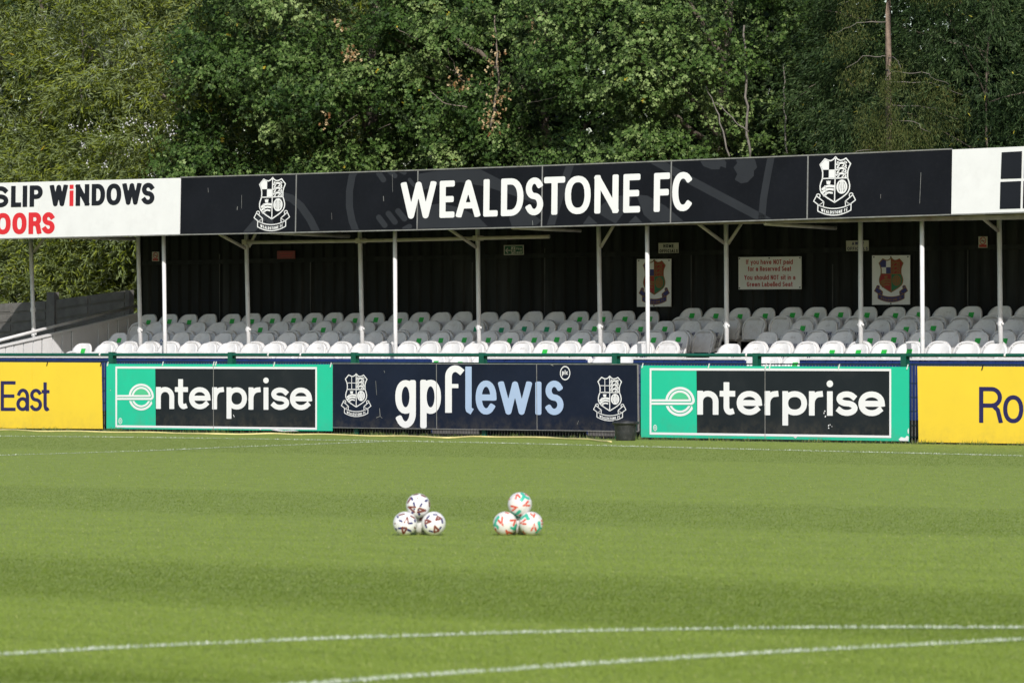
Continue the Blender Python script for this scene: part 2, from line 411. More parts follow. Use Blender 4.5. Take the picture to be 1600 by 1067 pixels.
def glyph(ch, x0, x1, H, w, cap='s', rc=0.0):
    """-> (field, bbox) with the glyph standing on y = 0 between x0 and x1, height (cap or x-height) H, stroke w"""
    strokes, _, clip = GL[ch]
    r = w / 2
    def mp(p):
        x = x0 + r + p[0] * (x1 - x0 - w)
        y = p[1]
        yy = r + y * (H - w) if 0 <= y <= 1 else (H - r + (y - 1) * H if y > 1 else r + y * H)
        return (x, yy)
    st = []
    for q in strokes:
        if isinstance(q, tuple): st.append(([mp(p) for p in q[1]], True))
        else: st.append(([mp(p) for p in q], False))
    def fn(X, Y):
        d = None
        for pts, closed in st:
            if ch == 'i' and len(pts) == 2 and pts[0][1] > H: e = sd_seg(X, Y, pts[0], pts[1], r * 1.12)
            else: e = stroke(X, Y, pts, r, cap, rc, closed)
            d = e if d is None else np.minimum(d, e)
        if clip: d = np.maximum(d, np.maximum(-Y, Y - H))
        return d
    ylo = min(0, min(p[1] for s_, _ in st for p in s_) - w); yhi = max(H, max(p[1] for s_, _ in st for p in s_) + w)
    return fn, (x0 - w, x1 + w, ylo - .3, yhi + .3)

def words_auto(txt, x0, x1, cap_h, x_h, w, space=None, track=None):
    """letters of a line fitted between x0 and x1 -> [(char, xa, xb, height)]"""
    track = w * 0.75 if track is None else track
    space = x_h * 0.55 if space is None else space
    items, x = [], 0
    for ch in txt:
        if ch == ' ': x += space; continue
        h = x_h if ch.islower() else cap_h
        wd = max(GL[ch][1] * h, w)
        items.append([ch, x, x + wd, h]); x += wd + track
    tot = x - track; k = (x1 - x0) / tot
    return [(c, x0 + a * k, x0 + b * k, h) for c, a, b, h in items]

def shapes_faces(shapes, h, merge=True):
    V, Fc = [], []
    for fn, (a, b, c, d) in shapes:
        v, f = field_faces(fn, a, b, c, d, h, merge)
        k = len(V); V += v; Fc += [tuple(i + k for i in q) for q in f]
    return V, Fc

def printed(name, shapes, v, m, parent, base=(0, 0, 1600, 0), gain=1.05e-4, h=0.5, off=0.003, lean=0.0, zref=0.0, shear=0.0, **kw):
    """print laid on the upright plane v: shapes in photo units above a base line (xa, ya, xb, yb)"""
    V, Fc = shapes_faces(shapes, h)
    A = np.array(V, float)
    xa, ya, xb, yb = base
    up = A[:, 1] * (1 + (A[:, 0] - xa) * gain)
    x = A[:, 0] + shear * up
    y = ya + (A[:, 0] - xa) * (yb - ya) / (xb - xa) - up
    vv = v - off
    s, z = on_v(x, y, vv)
    if lean:
        for _ in range(3):
            va = vv + lean * (z - zref)
            a = (x - CX) / FP
            s = (a * (D0 + VY * va) - VX * va) / (UX - a * UY)
            z = HC - (y - CY) / FP * (D0 + VY * va + UY * s)
        vs = vv + lean * (z - zref)
    else: vs = np.full(len(A), vv)
    mb = MB(); mb.v = list(zip(s, vs, z)); mb.f = [q for q in Fc]
    return mb.build(name, m, parent, **kw)

def line_of(letters, w, cap='s', rc=0.0):
    return [glyph(c, a, b, hh, w, cap, rc) for c, a, b, hh in letters]

def poly_shape(pts):
    xs = [p[0] for p in pts]; ys = [p[1] for p in pts]
    return (lambda X, Y: sd_poly(X, Y, pts)), (min(xs) - .5, max(xs) + .5, min(ys) - .5, max(ys) + .5)

def stroke_shape(pts, w, cap='r', closed=False):
    xs = [p[0] for p in pts]; ys = [p[1] for p in pts]
    return (lambda X, Y: stroke(X, Y, pts, w / 2, cap, 0, closed)), (min(xs) - w, max(xs) + w, min(ys) - w, max(ys) + w)

# ------------------------------------------------------------------ ground and pitch
def sheet(name, corners, z, m, sub=1, **kw):
    mb = MB(); mb.v = [(x, y, z) for x, y in corners]; mb.f = [(0, 1, 2, 3)]
    o = bpy.data.objects.new(name, mb.mesh(name, m)); COL.objects.link(o)
    return finish(o, None, **kw)

sheet('ground', [(-600, -100), (600, -100), (600, 900), (-600, 900)], -0.012, M['soil'], kind='structure')
pa, pb, pc, pd = P(-60, -0.9), P(110, -0.9), P(110, -120), P(-60, -120)
sheet('pitch', [(pd.x, pd.y), (pc.x, pc.y), (pb.x, pb.y), (pa.x, pa.y)], 0.0, M['turf_base'], kind='structure')

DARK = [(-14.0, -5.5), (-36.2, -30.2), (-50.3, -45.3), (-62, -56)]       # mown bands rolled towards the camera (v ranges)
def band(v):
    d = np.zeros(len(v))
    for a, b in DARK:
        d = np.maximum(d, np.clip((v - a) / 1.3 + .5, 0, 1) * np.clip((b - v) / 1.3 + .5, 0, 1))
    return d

def blades(name, X, Y, m, length, width, lean, leandir, tint, **kw):
    n = len(X)
    az = rng.uniform(0, 2 * pi, n)
    bx, by = np.cos(az) * width / 2, np.sin(az) * width / 2
    jit = rng.normal(0, 0.55, n)
    lx = leandir[0] * np.cos(jit) - leandir[1] * np.sin(jit); ly = leandir[0] * np.sin(jit) + leandir[1] * np.cos(jit)
    V = np.zeros((n, 3, 3))
    V[:, 0] = np.stack([X - bx, Y - by, np.full(n, -0.002)], 1)
    V[:, 1] = np.stack([X + bx, Y + by, np.full(n, -0.002)], 1)
    V[:, 2] = np.stack([X + lx * length * np.sin(lean), Y + ly * length * np.sin(lean), length * np.cos(lean)], 1)
    me = np_mesh(name, V.reshape(-1, 3), np.arange(3 * n).reshape(-1, 3), m, np.repeat(tint, 3))
    o = bpy.data.objects.new(name, me); COL.objects.link(o)
    return finish(o, None, **kw)

M['blade'] = leaf_mat('mown grass blade', [(0.0, (0.135, 0.205, 0.022)), (0.5, (0.260, 0.346, 0.053)), (0.85, (0.34, 0.415, 0.09)), (1.0, (0.52, 0.52, 0.22))], trans=0.35, rough=0.5, spec=0.3)
M['blade_white'] = leaf_mat('painted grass blade', [(0.0, (0.30, 0.40, 0.18)), (0.45, (0.52, 0.58, 0.45)), (1.0, (0.68, 0.71, 0.64))], trans=0.15, rough=0.6)
M['weed'] = leaf_mat('rough grass', [(0.0, (0.06, 0.115, 0.02)), (0.6, (0.12, 0.19, 0.045)), (1.0, (0.36, 0.32, 0.15))], trans=0.25)

# density falls with distance: close turf needs more blades
ys_, xs_ = [], []
edges = np.geomspace(29.0, 118.0, 60)
for a, b in zip(edges[:-1], edges[1:]):
    ym = (a + b) / 2; wd = 0.21 * ym
    rho = 2.6 * 5689 ** 2 * HC / ym ** 3 * (1.0 if ym < 60 else (ym / 60) ** 0.7)
    n = int(rho * wd * (b - a))
    ys_.append(rng.uniform(a, b, n)); xs_.append((rng.uniform(-.5, .5, n)) * 0.21 * ys_[-1])
GX, GY = np.concatenate(xs_), np.concatenate(ys_)
GS, GV = sv_of(GX, GY)
k = GV < -0.25
GX, GY, GS, GV = GX[k], GY[k], GS[k], GV[k]
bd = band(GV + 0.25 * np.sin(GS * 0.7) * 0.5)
n = len(GX)
patch = .5 * np.sin(GS * .61 + 1.3 * np.sin(GV * .37)) * np.sin(GV * .83 + np.sin(GS * .29)) + .5 * np.sin(GS * 1.7 + GV * .9) * np.sin(GV * 2.3 - GS * .7)
streak = .5 * np.sin(GV * 5.1 + .25 * GS + 2 * np.sin(GS * .11)) + .5 * np.sin(GV * 2.7 - .12 * GS + 2.2 * np.sin(GV * .6)) + .4 * np.sin(GV * 11.3 + .4 * np.sin(GS * .5))
patch = .45 * patch + .6 * streak
sgn = np.where(rng.random(n) < 0.5 + (0.5 - bd) * 0.80, -1.0, 1.0)     # which way a blade was rolled
tint = np.clip(0.42 + 0.06 * rng.normal(size=n) + 0.105 * patch - 0.15 * bd * (1 + 1.1 * (GV > -20)), 0, 0.93)  # mown bands also darkened in the tint, painting the shade of their lean
tint[rng.random(n) < 0.012] = 1.0
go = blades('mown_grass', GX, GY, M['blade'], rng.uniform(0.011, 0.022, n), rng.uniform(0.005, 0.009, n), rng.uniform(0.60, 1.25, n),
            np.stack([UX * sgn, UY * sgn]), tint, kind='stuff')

def marking(name, path, width, dens=900, hgt=0.036):
    """painted line: a sheet and the painted blades standing on it"""
    pts = [Vector((p[0], p[1], 0)) for p in path]
    mb = MB(); X = []; Y = []
    for a, b in zip(pts[:-1], pts[1:]):
        d = (b - a); L = d.length; d.normalize(); q = Vector((-d.y, d.x, 0)) * width / 2
        i = len(mb.v); mb.v += [tuple(a - q + Vector((0, 0, .004))), tuple(b - q + Vector((0, 0, .004))), tuple(b + q + Vector((0, 0, .004))), tuple(a + q + Vector((0, 0, .004)))]
        mb.f.append((i, i + 1, i + 2, i + 3))
        m_ = int(L * width * dens)
        t = rng.random(m_); e = rng.normal(0, 0.36, m_)
        p = np.stack([a.x + d.x * L * t + q.x * 2 * e * .8, a.y + d.y * L * t + q.y * 2 * e * .8], 1)
        wear = np.array([mnoise.noise(Vector((x * 1.3, y * 1.3, 5))) for x, y in p])
        keep = rng.random(m_) < 0.75 + 0.55 * wear
        X.append(p[keep, 0]); Y.append(p[keep, 1])
    X = np.concatenate(X); Y = np.concatenate(Y); m_ = len(X)
    az = rng.uniform(0, 2 * pi, m_); w = rng.uniform(0.008, 0.014, m_); L = rng.uniform(0.6, 1.05, m_) * hgt; le = rng.uniform(0.1, 0.9, m_); la = rng.uniform(0, 2 * pi, m_)
    V = np.zeros((m_, 3, 3))
    V[:, 0] = np.stack([X - np.cos(az) * w / 2, Y - np.sin(az) * w / 2, np.full(m_, 0.001)], 1)
    V[:, 1] = np.stack([X + np.cos(az) * w / 2, Y + np.sin(az) * w / 2, np.full(m_, 0.001)], 1)
    V[:, 2] = np.stack([X + np.cos(la) * L * np.sin(le), Y + np.sin(la) * L * np.sin(le), L * np.cos(le)], 1)
    me = np_mesh(name, V.reshape(-1, 3), np.arange(3 * m_).reshape(-1, 3), M['blade_white'], np.repeat(rng.random(m_), 3))
    o = bpy.data.objects.new(name, me); COL.objects.link(o); finish(o, None, kind='structure')
    base = bpy.data.objects.new('line_paint', mb.mesh('line_paint', M['line_paint'])); COL.objects.link(base); base.parent = o
    return o

def smooth_path(px, n=10):
    out = []
    P_ = [on_ground(x, y) for x, y in px]
    for i in range(len(P_) - 1):
        p0 = P_[max(i - 1, 0)]; p1 = P_[i]; p2 = P_[i + 1]; p3 = P_[min(i + 2, len(P_) - 1)]
        for k_ in range(n):
            t = k_ / n
            out.append(tuple(0.5 * (2 * b + (c - a) * t + (2 * a - 5 * b + 4 * c - d) * t * t + (-a + 3 * b - 3 * c + d) * t ** 3) for a, b, c, d in zip(p0, p1, p2, p3)))
    out.append(P_[-1])
    return out

marking('touchline', smooth_path([(-120, 680), (0, 681.5), (250, 684), (590, 689), (800, 693), (1100, 700.5), (1600, 712.5), (1750, 716)]), 0.09, 1500, 0.029)
marking('halfway_line', smooth_path([(-90, 714), (0, 711.5), (130, 707.5), (252, 703.5), (355, 699), (480, 694.5), (605, 689.8)]), 0.075, 800, 0.025)
marking('penalty_arc_line', smooth_path([(-120, 1027), (0, 1023), (200, 1012), (400, 1003), (600, 995.5), (800, 989.5), (1000, 985), (1200, 982), (1400, 981), (1600, 981.5), (1740, 983)]), 0.105, 4200, 0.027)
marking('penalty_area_line', smooth_path([(400, 1075.5), (600, 1060.5), (800, 1046.5), (1000, 1033), (1200, 1020.5), (1400, 1010), (1600, 999.5), (1740, 992)]), 0.105, 4200, 0.027)

# ------------------------------------------------------------------ the grandstand
V_FASCIA, V_FRONT, V_POST, V_WALL = 1.31, 1.87, 3.24, 6.0
V_BLUE = 1.55
S_END = -16.0
S_LEFT, S_RIGHT = -19.8, 17.0
LEAN = 0.04
_, Z_FB = on_v(800, 354.5, V_FASCIA); Z_FB = float(Z_FB)

def fascia_pt(x, y, dv=0.0):
    v = V_FASCIA + dv
    for _ in range(4):
        s, z = on_v(x, y, v); v = V_FASCIA + dv + LEAN * (z - Z_FB)
    return float(s), float(v), float(z)

F_TOP = [(0, 286), (283, 278.2), (463, 273), (652, 267), (846, 260.2), (1048, 252.5), (1262, 244), (1487, 234), (1600, 229)]
F_BOT = [(-2, 372.5), (280, 366), (461, 362.5), (651, 358.3), (846, 353.7), (1047, 348), (1260, 341.5), (1485, 334.6), (1600, 331)]
def f_top(x): return float(np.interp(x, [p[0] for p in F_TOP], [p[1] for p in F_TOP])) if 0 <= x <= 1600 else (286 - x * .0275 if x < 0 else 229 - (x - 1600) * .044)
def f_bot(x): return float(np.interp(x, [p[0] for p in F_BOT], [p[1] for p in F_BOT])) if 0 <= x <= 1600 else (372.4 - x * .022 if x < 0 else 331 - (x - 1600) * .033)

st = thing('grandstand', 'low covered stand with black back wall, white posts and stepped seating', 'grandstand', 0, V_FRONT, 0)
# roof: a mono-pitch sheet falling to the back, following the fascia's slight rise along the pitch
kz = 0.0062
zf = lambda s: Z_FB + 1.00 + kz * s
zb = lambda s: 4.55 + kz * s
mb = MB()
mb.quad_prism([(S_LEFT, V_FASCIA + .10, zf(S_LEFT) - .07), (S_RIGHT, V_FASCIA + .10, zf(S_RIGHT) - .07), (S_RIGHT, V_WALL + .25, zb(S_RIGHT) - .07), (S_LEFT, V_WALL + .25, zb(S_LEFT) - .07)],
              [(S_LEFT, V_FASCIA + .10, zf(S_LEFT)), (S_RIGHT, V_FASCIA + .10, zf(S_RIGHT)), (S_RIGHT, V_WALL + .25, zb(S_RIGHT)), (S_LEFT, V_WALL + .25, zb(S_LEFT))])
mb.build('roof', M['roof_steel'], st)
# back wall of trapezoid corrugated sheet
mb = MB(); pitch = 0.30; s = S_END; prof = []
while s < S_RIGHT:
    prof += [(s, V_WALL), (s + .17, V_WALL), (s + .20, V_WALL + .045), (s + .27, V_WALL + .045)]; s += pitch
for a, b in zip(prof[:-1], prof[1:]):
    i = len(mb.v); mb.v += [(a[0], a[1], 0.3), (b[0], b[1], 0.3), (b[0], b[1], 4.6 + kz * b[0]), (a[0], a[1], 4.6 + kz * a[0])]; mb.f.append((i, i + 1, i + 2, i + 3))
bw = mb.build('back_wall', M['black_wall'], st)
sa, za = on_v(222, 411, V_WALL - .06); sb, zb2 = on_v(1600, 385, V_WALL - .06)
sb_, zb_ = sb + 3, zb2 + (zb2 - za) / (sb - sa) * 3
MB().quad_prism([(sa, V_WALL - .07, za - .045), (sb_, V_WALL - .07, zb_ - .045), (sb_, V_WALL - .002, zb_ - .045), (sa, V_WALL - .002, za - .045)],
                [(sa, V_WALL - .07, za + .045), (sb_, V_WALL - .07, zb_ + .045), (sb_, V_WALL - .002, zb_ + .045), (sa, V_WALL - .002, za + .045)]).build('wall_rail', M['black_wall'], bw)
# lapped sheet joints, paler than the wall, and cable clipped loosely under the eaves
for x_ in (343, 485, 613, 738, 851, 1080, 1301, 1512):
    s_, z1_ = on_v(x_, 374, V_WALL - .01); s_ = float(s_)
    MB().box(s_ - .012, s_ + .012, V_WALL - .012, V_WALL - .0015, 0.4, float(z1_) + random.uniform(-.5, .1)).build('sheet_lap', M['sheet_lap'], bw)
cb = []
for i_ in range(41):
    x_ = 1000 + 15 * i_
    s_, z_ = on_v(x_, f_bot(x_) + 3.2 + 2.2 * abs(sin(i_ * .63)) + 1.0 * sin(i_ * 1.9), V_FASCIA + .06) if 0 else on_v(x_, 348.8 - (x_ - 1000) * .0285 + 2.6 * abs(sin(i_ * .63)), V_FASCIA + .10)
    cb.append((float(s_), V_FASCIA + .10, float(z_)))
MB().tube(cb, .008, 5).build('cable', M['black_wall'], st)
# far end above the gap: narrow steel return at the left corner
MB().box(S_END - .05, S_END - .002, V_WALL - .06, V_WALL + .05, 0.3, 4.45).build('corner_sheet', M['black_wall'], st)
# terraces
ROWV = {'E': 5.30, 'D': 4.50, 'C': 3.70, 'B': 2.90, 'A': 2.10}
ROWZ = {'E': 2.303, 'D': 2.125, 'C': 1.915, 'B': 1.70, 'A': 1.475}
order = ['A', 'B', 'C', 'D', 'E']
for i, r_ in enumerate(order):
    z1 = ROWZ[r_] - 0.86; v0 = ROWV[r_] - 0.36; v1 = (ROWV[order[i + 1]] - 0.363) if i < 4 else V_WALL - .075
    MB().box(S_END + .06, S_RIGHT, v0, v1, 0.0, z1).build('terrace_step', M['dark_concrete'], st)
# posts
def post(xt, yt, xb, yb, v, r, m, zlow=None):
    s1, z1 = on_v(xt, yt, v); s0, z0 = on_v(xb, yb, v)
    if zlow is not None:
        s0 = s0 + (s1 - s0) * (zlow - z0) / (z1 - z0); z0 = zlow
    mb = MB(); mb.tube([(s0, v, z0), (s1, v, z1)], r, 12)
    return mb.build('post', m, st, smooth=True), (float(s0), float(z0), float(s1), float(z1))

for xt, yt, xb, yb in ((255.5, 356, 258, 552), (617, 350, 618, 552), (1011, 338, 1012.5, 552), (1440.5, 326, 1441.5, 552)):
    post(xt, yt, xb, yb, V_FRONT, 0.040, M['post_white'], 0.0)

def clamp(parent, s, v, z, r=0.055, ear=True):
    mb = MB(); mb.lathe((s, v, z), [(r * .98, -.045), (r, -.04), (r, .04), (r * .98, .045)], 12)
    if ear:
        mb.tube([(s + r * .6, v - .01, z), (s + r + .028, v - .03, z)], .022, 8); mb.tube([(s - r * .6, v, z), (s - r - .02, v - .005, z)], .015, 8)
    return mb.build('pipe_clamp', M['post_white'], parent, smooth=False)

posts2 = {}
for xt, yt, xb, yb in ((47.5, 362, 54, 552), (215.5, 356, 219.5, 540), (384.5, 352, 388.5, 540), (562, 346, 566, 537), (746, 340, 748.5, 536), (935, 334, 938, 534), (1134.5, 327, 1135.5, 536), (1344.5, 320, 1345, 536), (1561, 312, 1563.5, 536)):
    o, e = post(xt, yt, xb, yb, V_POST, 0.044, M['post_white'], 0.95 if xt > 100 else 0.6)
    posts2[xb] = (o, e)
    s0, z0, s1, z1 = e
    zc = 2.02 + 0.004 * s0
    clamp(o, s0 + (s1 - s0) * (zc - z0) / (z1 - z0), V_POST, zc, .050)
o, e = posts2[54]
for yy in (484, 521.5):
    zc = float(on_v(52, yy, V_POST)[1]); s0, z0, s1, z1 = e
    clamp(o, s0 + (s1 - s0) * (zc - z0) / (z1 - z0), V_POST, zc, .056, yy > 500)
# braces: long ones lean forward to the eaves, short ones sideways
def px_tube(name, pts, r, m, parent, n=8):
    path = []
    for x, y, v in pts:
        s, z = on_v(x, y, v); path.append((float(s), v, float(z)))
    return MB().tube(path, r, n).build(name, m, parent, smooth=True)
for x0, y0, x1, y1 in ((343, 366, 385, 389), (702, 358, 746, 388), (1089, 348, 1133, 381), (1527, 334, 1561, 362)):
    px_tube('brace', [(x0, y0, V_POST - .75), (x1, y1, V_POST)], .033, M['post_cream'], st)
for x0, y0, x1, y1 in ((74, 366, 53, 394), (402, 360, 389, 386), (962, 347, 939, 386), (1162, 344, 1138, 381)):
    px_tube('brace', [(x0, y0, V_POST), (x1, y1, V_POST)], .030, M['post_cream'], st)
# rafters running back under the roof
for x0, y0, x1, y1 in ((70, 370, 218, 373.5), (385, 361.5, 546, 369.5), (800, 355.5, 907, 360.5), (1195, 349.5, 1306, 356.5)):
    s0, z0 = on_v(x0, y0, V_FASCIA + .12)
    dv = 1.95 if x0 > 600 else 2.4
    s1, z1 = on_v(x1, y1, V_FASCIA + dv)
    MB().tube([(float(s0), V_FASCIA + .12, float(z0)), (float(s1), V_FASCIA + dv, float(z1))], .035, 8).build('rafter', M['post_cream'], st, smooth=True)
ptube = px_tube('cross_pipe', [(381, 379, V_POST - .085), (560, 376.5, V_POST - .085), (858, 370, V_POST - .085)], .036, M['post_cream'], st, 10)
for xx, yy in ((386, 378.5), (564, 376.4), (747, 372.4)):
    s_, z_ = on_v(xx, yy, V_POST - .04)
    MB().box(float(s_) - .06, float(s_) + .06, V_POST - .13, V_POST + .05, float(z_) - .05, float(z_) + .05).build('pipe_clamp', M['post_cream'], ptube)
# eaves angle behind the fascia, rust streaked
a0, b0 = on_v(700, 357.5, V_FASCIA + .2), on_v(1660, 342, V_FASCIA + .2)
MB().quad_prism([(float(a0[0]), V_FASCIA + .12, float(a0[1])), (float(b0[0]), V_FASCIA + .12, float(b0[1])), (float(b0[0]), V_FASCIA + .28, float(b0[1])), (float(a0[0]), V_FASCIA + .28, float(a0[1]))],
                [(float(a0[0]), V_FASCIA + .12, float(a0[1]) + .2), (float(b0[0]), V_FASCIA + .12, float(b0[1]) + .2), (float(b0[0]), V_FASCIA + .28, float(b0[1]) + .2), (float(a0[0]), V_FASCIA + .28, float(a0[1]) + .2)]).build('eaves_beam', M['eaves'], st)
# white boarded end wall rising with the terraces
ew_x = [-40, -26, -12, 9, 22, 37, 52, 66, 82, 97, 112, 153, 169, 184, 199, 217]
top_y = lambda x: np.interp(x, [-60, 0, 51, 215], [556, 543.5, 531.0, 492.5])
def ew(x, y): v_, z_ = on_s(x, y, S_END); return float(v_), float(z_)
for a, b in zip(ew_x[:-1], ew_x[1:]):
    (va, za_), (vb, zb_2) = ew(a, top_y(a)), ew(b, top_y(b))
    g = .017
    dp = random.choice((0, .004, .009))
    MB().quad_prism([(S_END - .03 + dp, va + g, .6), (S_END + .0 + dp, va + g, .6), (S_END + .0 + dp, vb - g, .6), (S_END - .03 + dp, vb - g, .6)],
                    [(S_END - .03 + dp, va + g, za_), (S_END + .0 + dp, va + g, za_), (S_END + .0 + dp, vb - g, zb_2), (S_END - .03 + dp, vb - g, zb_2)]).build('end_wall_plank', M['white_plank'], st)
(va, za_), (vb, zb_2) = ew(-60, 556), ew(217, 492.0)
(vm, zm) = ew(51, 531)
MB().box(S_END - .06, S_END - .032, va, vb, .6, 1.2).build('end_wall_backing', M['dark_concrete'], st)
mb = MB()
for p, q in (((va, za_), (vm, zm)), ((vm, zm), (vb, zb_2))):
    mb.quad_prism([(S_END - .06, p[0], p[1] - .002), (S_END + .04, p[0], p[1] - .002), (S_END + .04, q[0], q[1] - .002), (S_END - .06, q[0], q[1] - .002)],
                  [(S_END - .06, p[0], p[1] + .045), (S_END + .04, p[0], p[1] + .045), (S_END + .04, q[0], q[1] + .045), (S_END - .06, q[0], q[1] + .045)])
mb.build('end_wall_cap', M['white_plank'], st)
hr = []
for x, y in ((-60, 547), (51, 518.5), (213, 478)):
    v_, z_ = on_s(x, y, S_END + .02); hr.append((S_END + .02, float(v_), float(z_)))
MB().tube(hr, .034, 10).build('handrail', M['post_white'], st, smooth=True)
# seat carriers, one white box section per row
for r_ in 'EDCBA':
    for x0, x1 in {'E': ((215, 1035), (1060, 1660)), 'D': ((225, 1140), (1235, 1660)), 'C': ((172, 1085), (1175, 1660)), 'B': ((110, 1030), (1122, 1660)), 'A': ((620, 1030), (1150, 1300))}[r_]:
        vv = ROWV[r_] - .06
        s0, _ = on_v(x0, 500, vv); s1, _ = on_v(x1, 500, vv)
        MB().box(float(s0), float(s1), vv - .045, vv + .015, ROWZ[r_] - .565, ROWZ[r_] - .505).build('seat_beam', M['coping'], st)
        ss = float(s0) + .3
        mb = MB()
        while ss < float(s1):
            mb.box(ss, ss + .05, vv - .04, vv + .01, ROWZ[r_] - .86, ROWZ[r_] - .5655); ss += 1.2
        mb.build('beam_foot', M['coping'], st, kind='stuff')

# ------------------------------------------------------------------ crest print
def crest_parts():
    """crest in a 66 x 88 box: named lists of shapes"""
    c = lambda dx, y: (33 + dx * 66, y * 88)
    right = [c(0, 1.0), c(.05, .958), c(.11, .937), c(.175, .945), c(.245, .972), c(.355, .876), c(.31, .80), c(.292, .746), c(.29, .69), c(.295, .633), c(.33, .56), c(.345, .508), c(.34, .45), c(.31, .395), c(.25, .35), c(.17, .305), c(0, .226)]
    shield = right + [(66 - x, y) for x, y in right[-2:0:-1]]
    outline = [stroke_shape(shield, 1.9, closed=True)]
    cross = [stroke_shape([c(0, .99), c(0, .23)], 1.7), stroke_shape([c(-.295, .636), c(.295, .636)], 1.7)]
    def clipq(fx):
        return (lambda X, Y: np.maximum(sd_poly(X, Y, shield), fx(X, Y))), (5, 61, 18, 89)
    mx_, my_ = 33 - .148 * 66, .785 * 88
    hx, hy = 33, .636 * 88
    q_tl_a = clipq(lambda X, Y: np.maximum(X - mx_, my_ - Y))
    q_tl_b = clipq(lambda X, Y: np.maximum(np.maximum(X - hx, mx_ - X), np.maximum(Y - my_, hy - Y)))
    q_tl_c = clipq(lambda X, Y: np.maximum(np.maximum(mx_ - X, X - hx), my_ - Y))
    q_tl_d = clipq(lambda X, Y: np.maximum(np.maximum(X - mx_, Y - my_), hy - Y))
    q_tr = clipq(lambda X, Y: np.maximum(hx - X, hy - Y))
    q_bl = clipq(lambda X, Y: np.maximum(X - hx, Y - hy))
    q_br = clipq(lambda X, Y: np.maximum(hx - X, Y - hy))
    lions = []
    for yc in (.875, .785, .695):
        b = lambda x, y: c(.155 + x, yc + y)
        lions += [stroke_shape([b(-.09, .012), b(0, .022), b(.07, .004)], 3.0), stroke_shape([b(-.10, .03), b(-.085, .02)], 3.2), stroke_shape([b(-.08, .0), b(-.12, -.012), b(-.13, .004)], 1.5),
                  stroke_shape([b(-.06, .0), b(-.075, -.035), b(-.10, -.036)], 1.5), stroke_shape([b(.05, .0), b(.03, -.035), b(.005, -.036)], 1.6), stroke_shape([b(.08, .0), b(.10, -.035), b(.075, -.038)], 1.6),
                  stroke_shape([b(.07, .01), b(.11, .02), b(.09, .04), b(.05, .044)], 1.2)]
    crown = [poly_shape([c(-.205, .602), c(-.178, .585), c(-.165, .606), c(-.152, .585), c(-.138, .606), c(-.125, .585), c(-.098, .602), c(-.115, .535), c(-.19, .535)])]
    sabres = []
    for yc, w_ in ((.487, 1.0), (.433, .92), (.375, .75)):
        sabres.append(stroke_shape([c(-.15 - .13 * w_, yc - .03), c(-.15 - .07 * w_, yc + .008), c(-.13, yc + .022), c(-.14 + .10 * w_, yc + .012)], 3.6 * w_, 's'))
        sabres.append(stroke_shape([c(-.15 - .09 * w_, yc + .024), c(-.15 - .055 * w_, yc - .02)], 1.3))
    bx, by = c(.162, .488)
    def ballf(X, Y):
        d = (np.hypot((X - bx) / 8.4, (Y - by) / 10.6) - 1) * 8.4
        cut = np.minimum(np.abs(X - bx) - .3, np.abs(np.abs(X - bx) - 2.6 - .05 * np.abs(Y - by)) - .3)
        cut = np.maximum(cut, np.abs(Y - by) - 8)
        cut2 = np.maximum(np.abs(np.hypot((X - bx) / 5.4, (Y - by) / 8.0) - 1) * 5.4 - .3, -np.abs(X - bx) + 3)
        return np.maximum(d, -np.minimum(cut, cut2))
    football = [(ballf, (bx - 10, bx + 10, by - 12, by + 12))]
    # ribbon
    def bow(y0, sag, x): return y0 - sag * (1 - ((x - 33) / 25.5) ** 2)
    xs = [33 - 25.5 + 51 * i / 10 for i in range(11)]
    topc = [(x, bow(.19 * 88, 6.2, x)) for x in xs]; botc = [(x, bow(.085 * 88, 7.0, x)) for x in xs]
    band_poly = topc + botc[::-1]
    fold_l = [(5.0, .345 * 88), (.8, .255 * 88), (9.0, .185 * 88), (16.5, .238 * 88)]
    inner_l = [(9.0, .185 * 88), (16.5, .238 * 88), (15.8, .155 * 88)]
    curl_l = arc(7.6, .345 * 88, 2.9, 2.8, 185, -10, 8) + [(9.8, .31 * 88)]
    mir = lambda q: [(66 - x, y) for x, y in q]
    rib_lines = [stroke_shape(band_poly, 1.5, closed=True)] + [stroke_shape(q, 1.5, closed=True) for q in (fold_l, mir(fold_l))] + [stroke_shape(q, 1.3, closed=True) for q in (inner_l, mir(inner_l))] + [stroke_shape(q, 1.4) for q in (curl_l, mir(curl_l))]
    rib_fill = [poly_shape(q) for q in (band_poly, fold_l, mir(fold_l), inner_l, mir(inner_l), curl_l, mir(curl_l))]
    text = []
    for ch, a, b_, hh in words_auto('WEALDSTONE FC', 12.5, 53.5, 4.9, 4.9, .95, 2.2, 1.0):
        fn, bb = glyph(ch, a, b_, hh, .95)
        mid = (a + b_) / 2; y0 = bow(.085 * 88, 7.0, mid) + 1.9
        sl_ = 2 * 7.0 * (mid - 33) / 25.5 ** 2
        text.append(((lambda X, Y, fn=fn, y0=y0, sl_=sl_, mid=mid: fn(X, Y - y0 - sl_ * (X - mid))), (bb[0], bb[1], y0 + bb[2] - 1, y0 + bb[3] + 1)))
    return dict(outline=outline, cross=cross, check=[q_tl_a, q_tl_b], check2=[q_tl_c, q_tl_d], tr=[q_tr], bl=[q_bl], br=[q_br], lions=lions, crown=crown, sabres=sabres, ball=football, rib=rib_lines, ribfill=rib_fill, text=text)
CP = crest_parts()
CREST_CACHE = {}

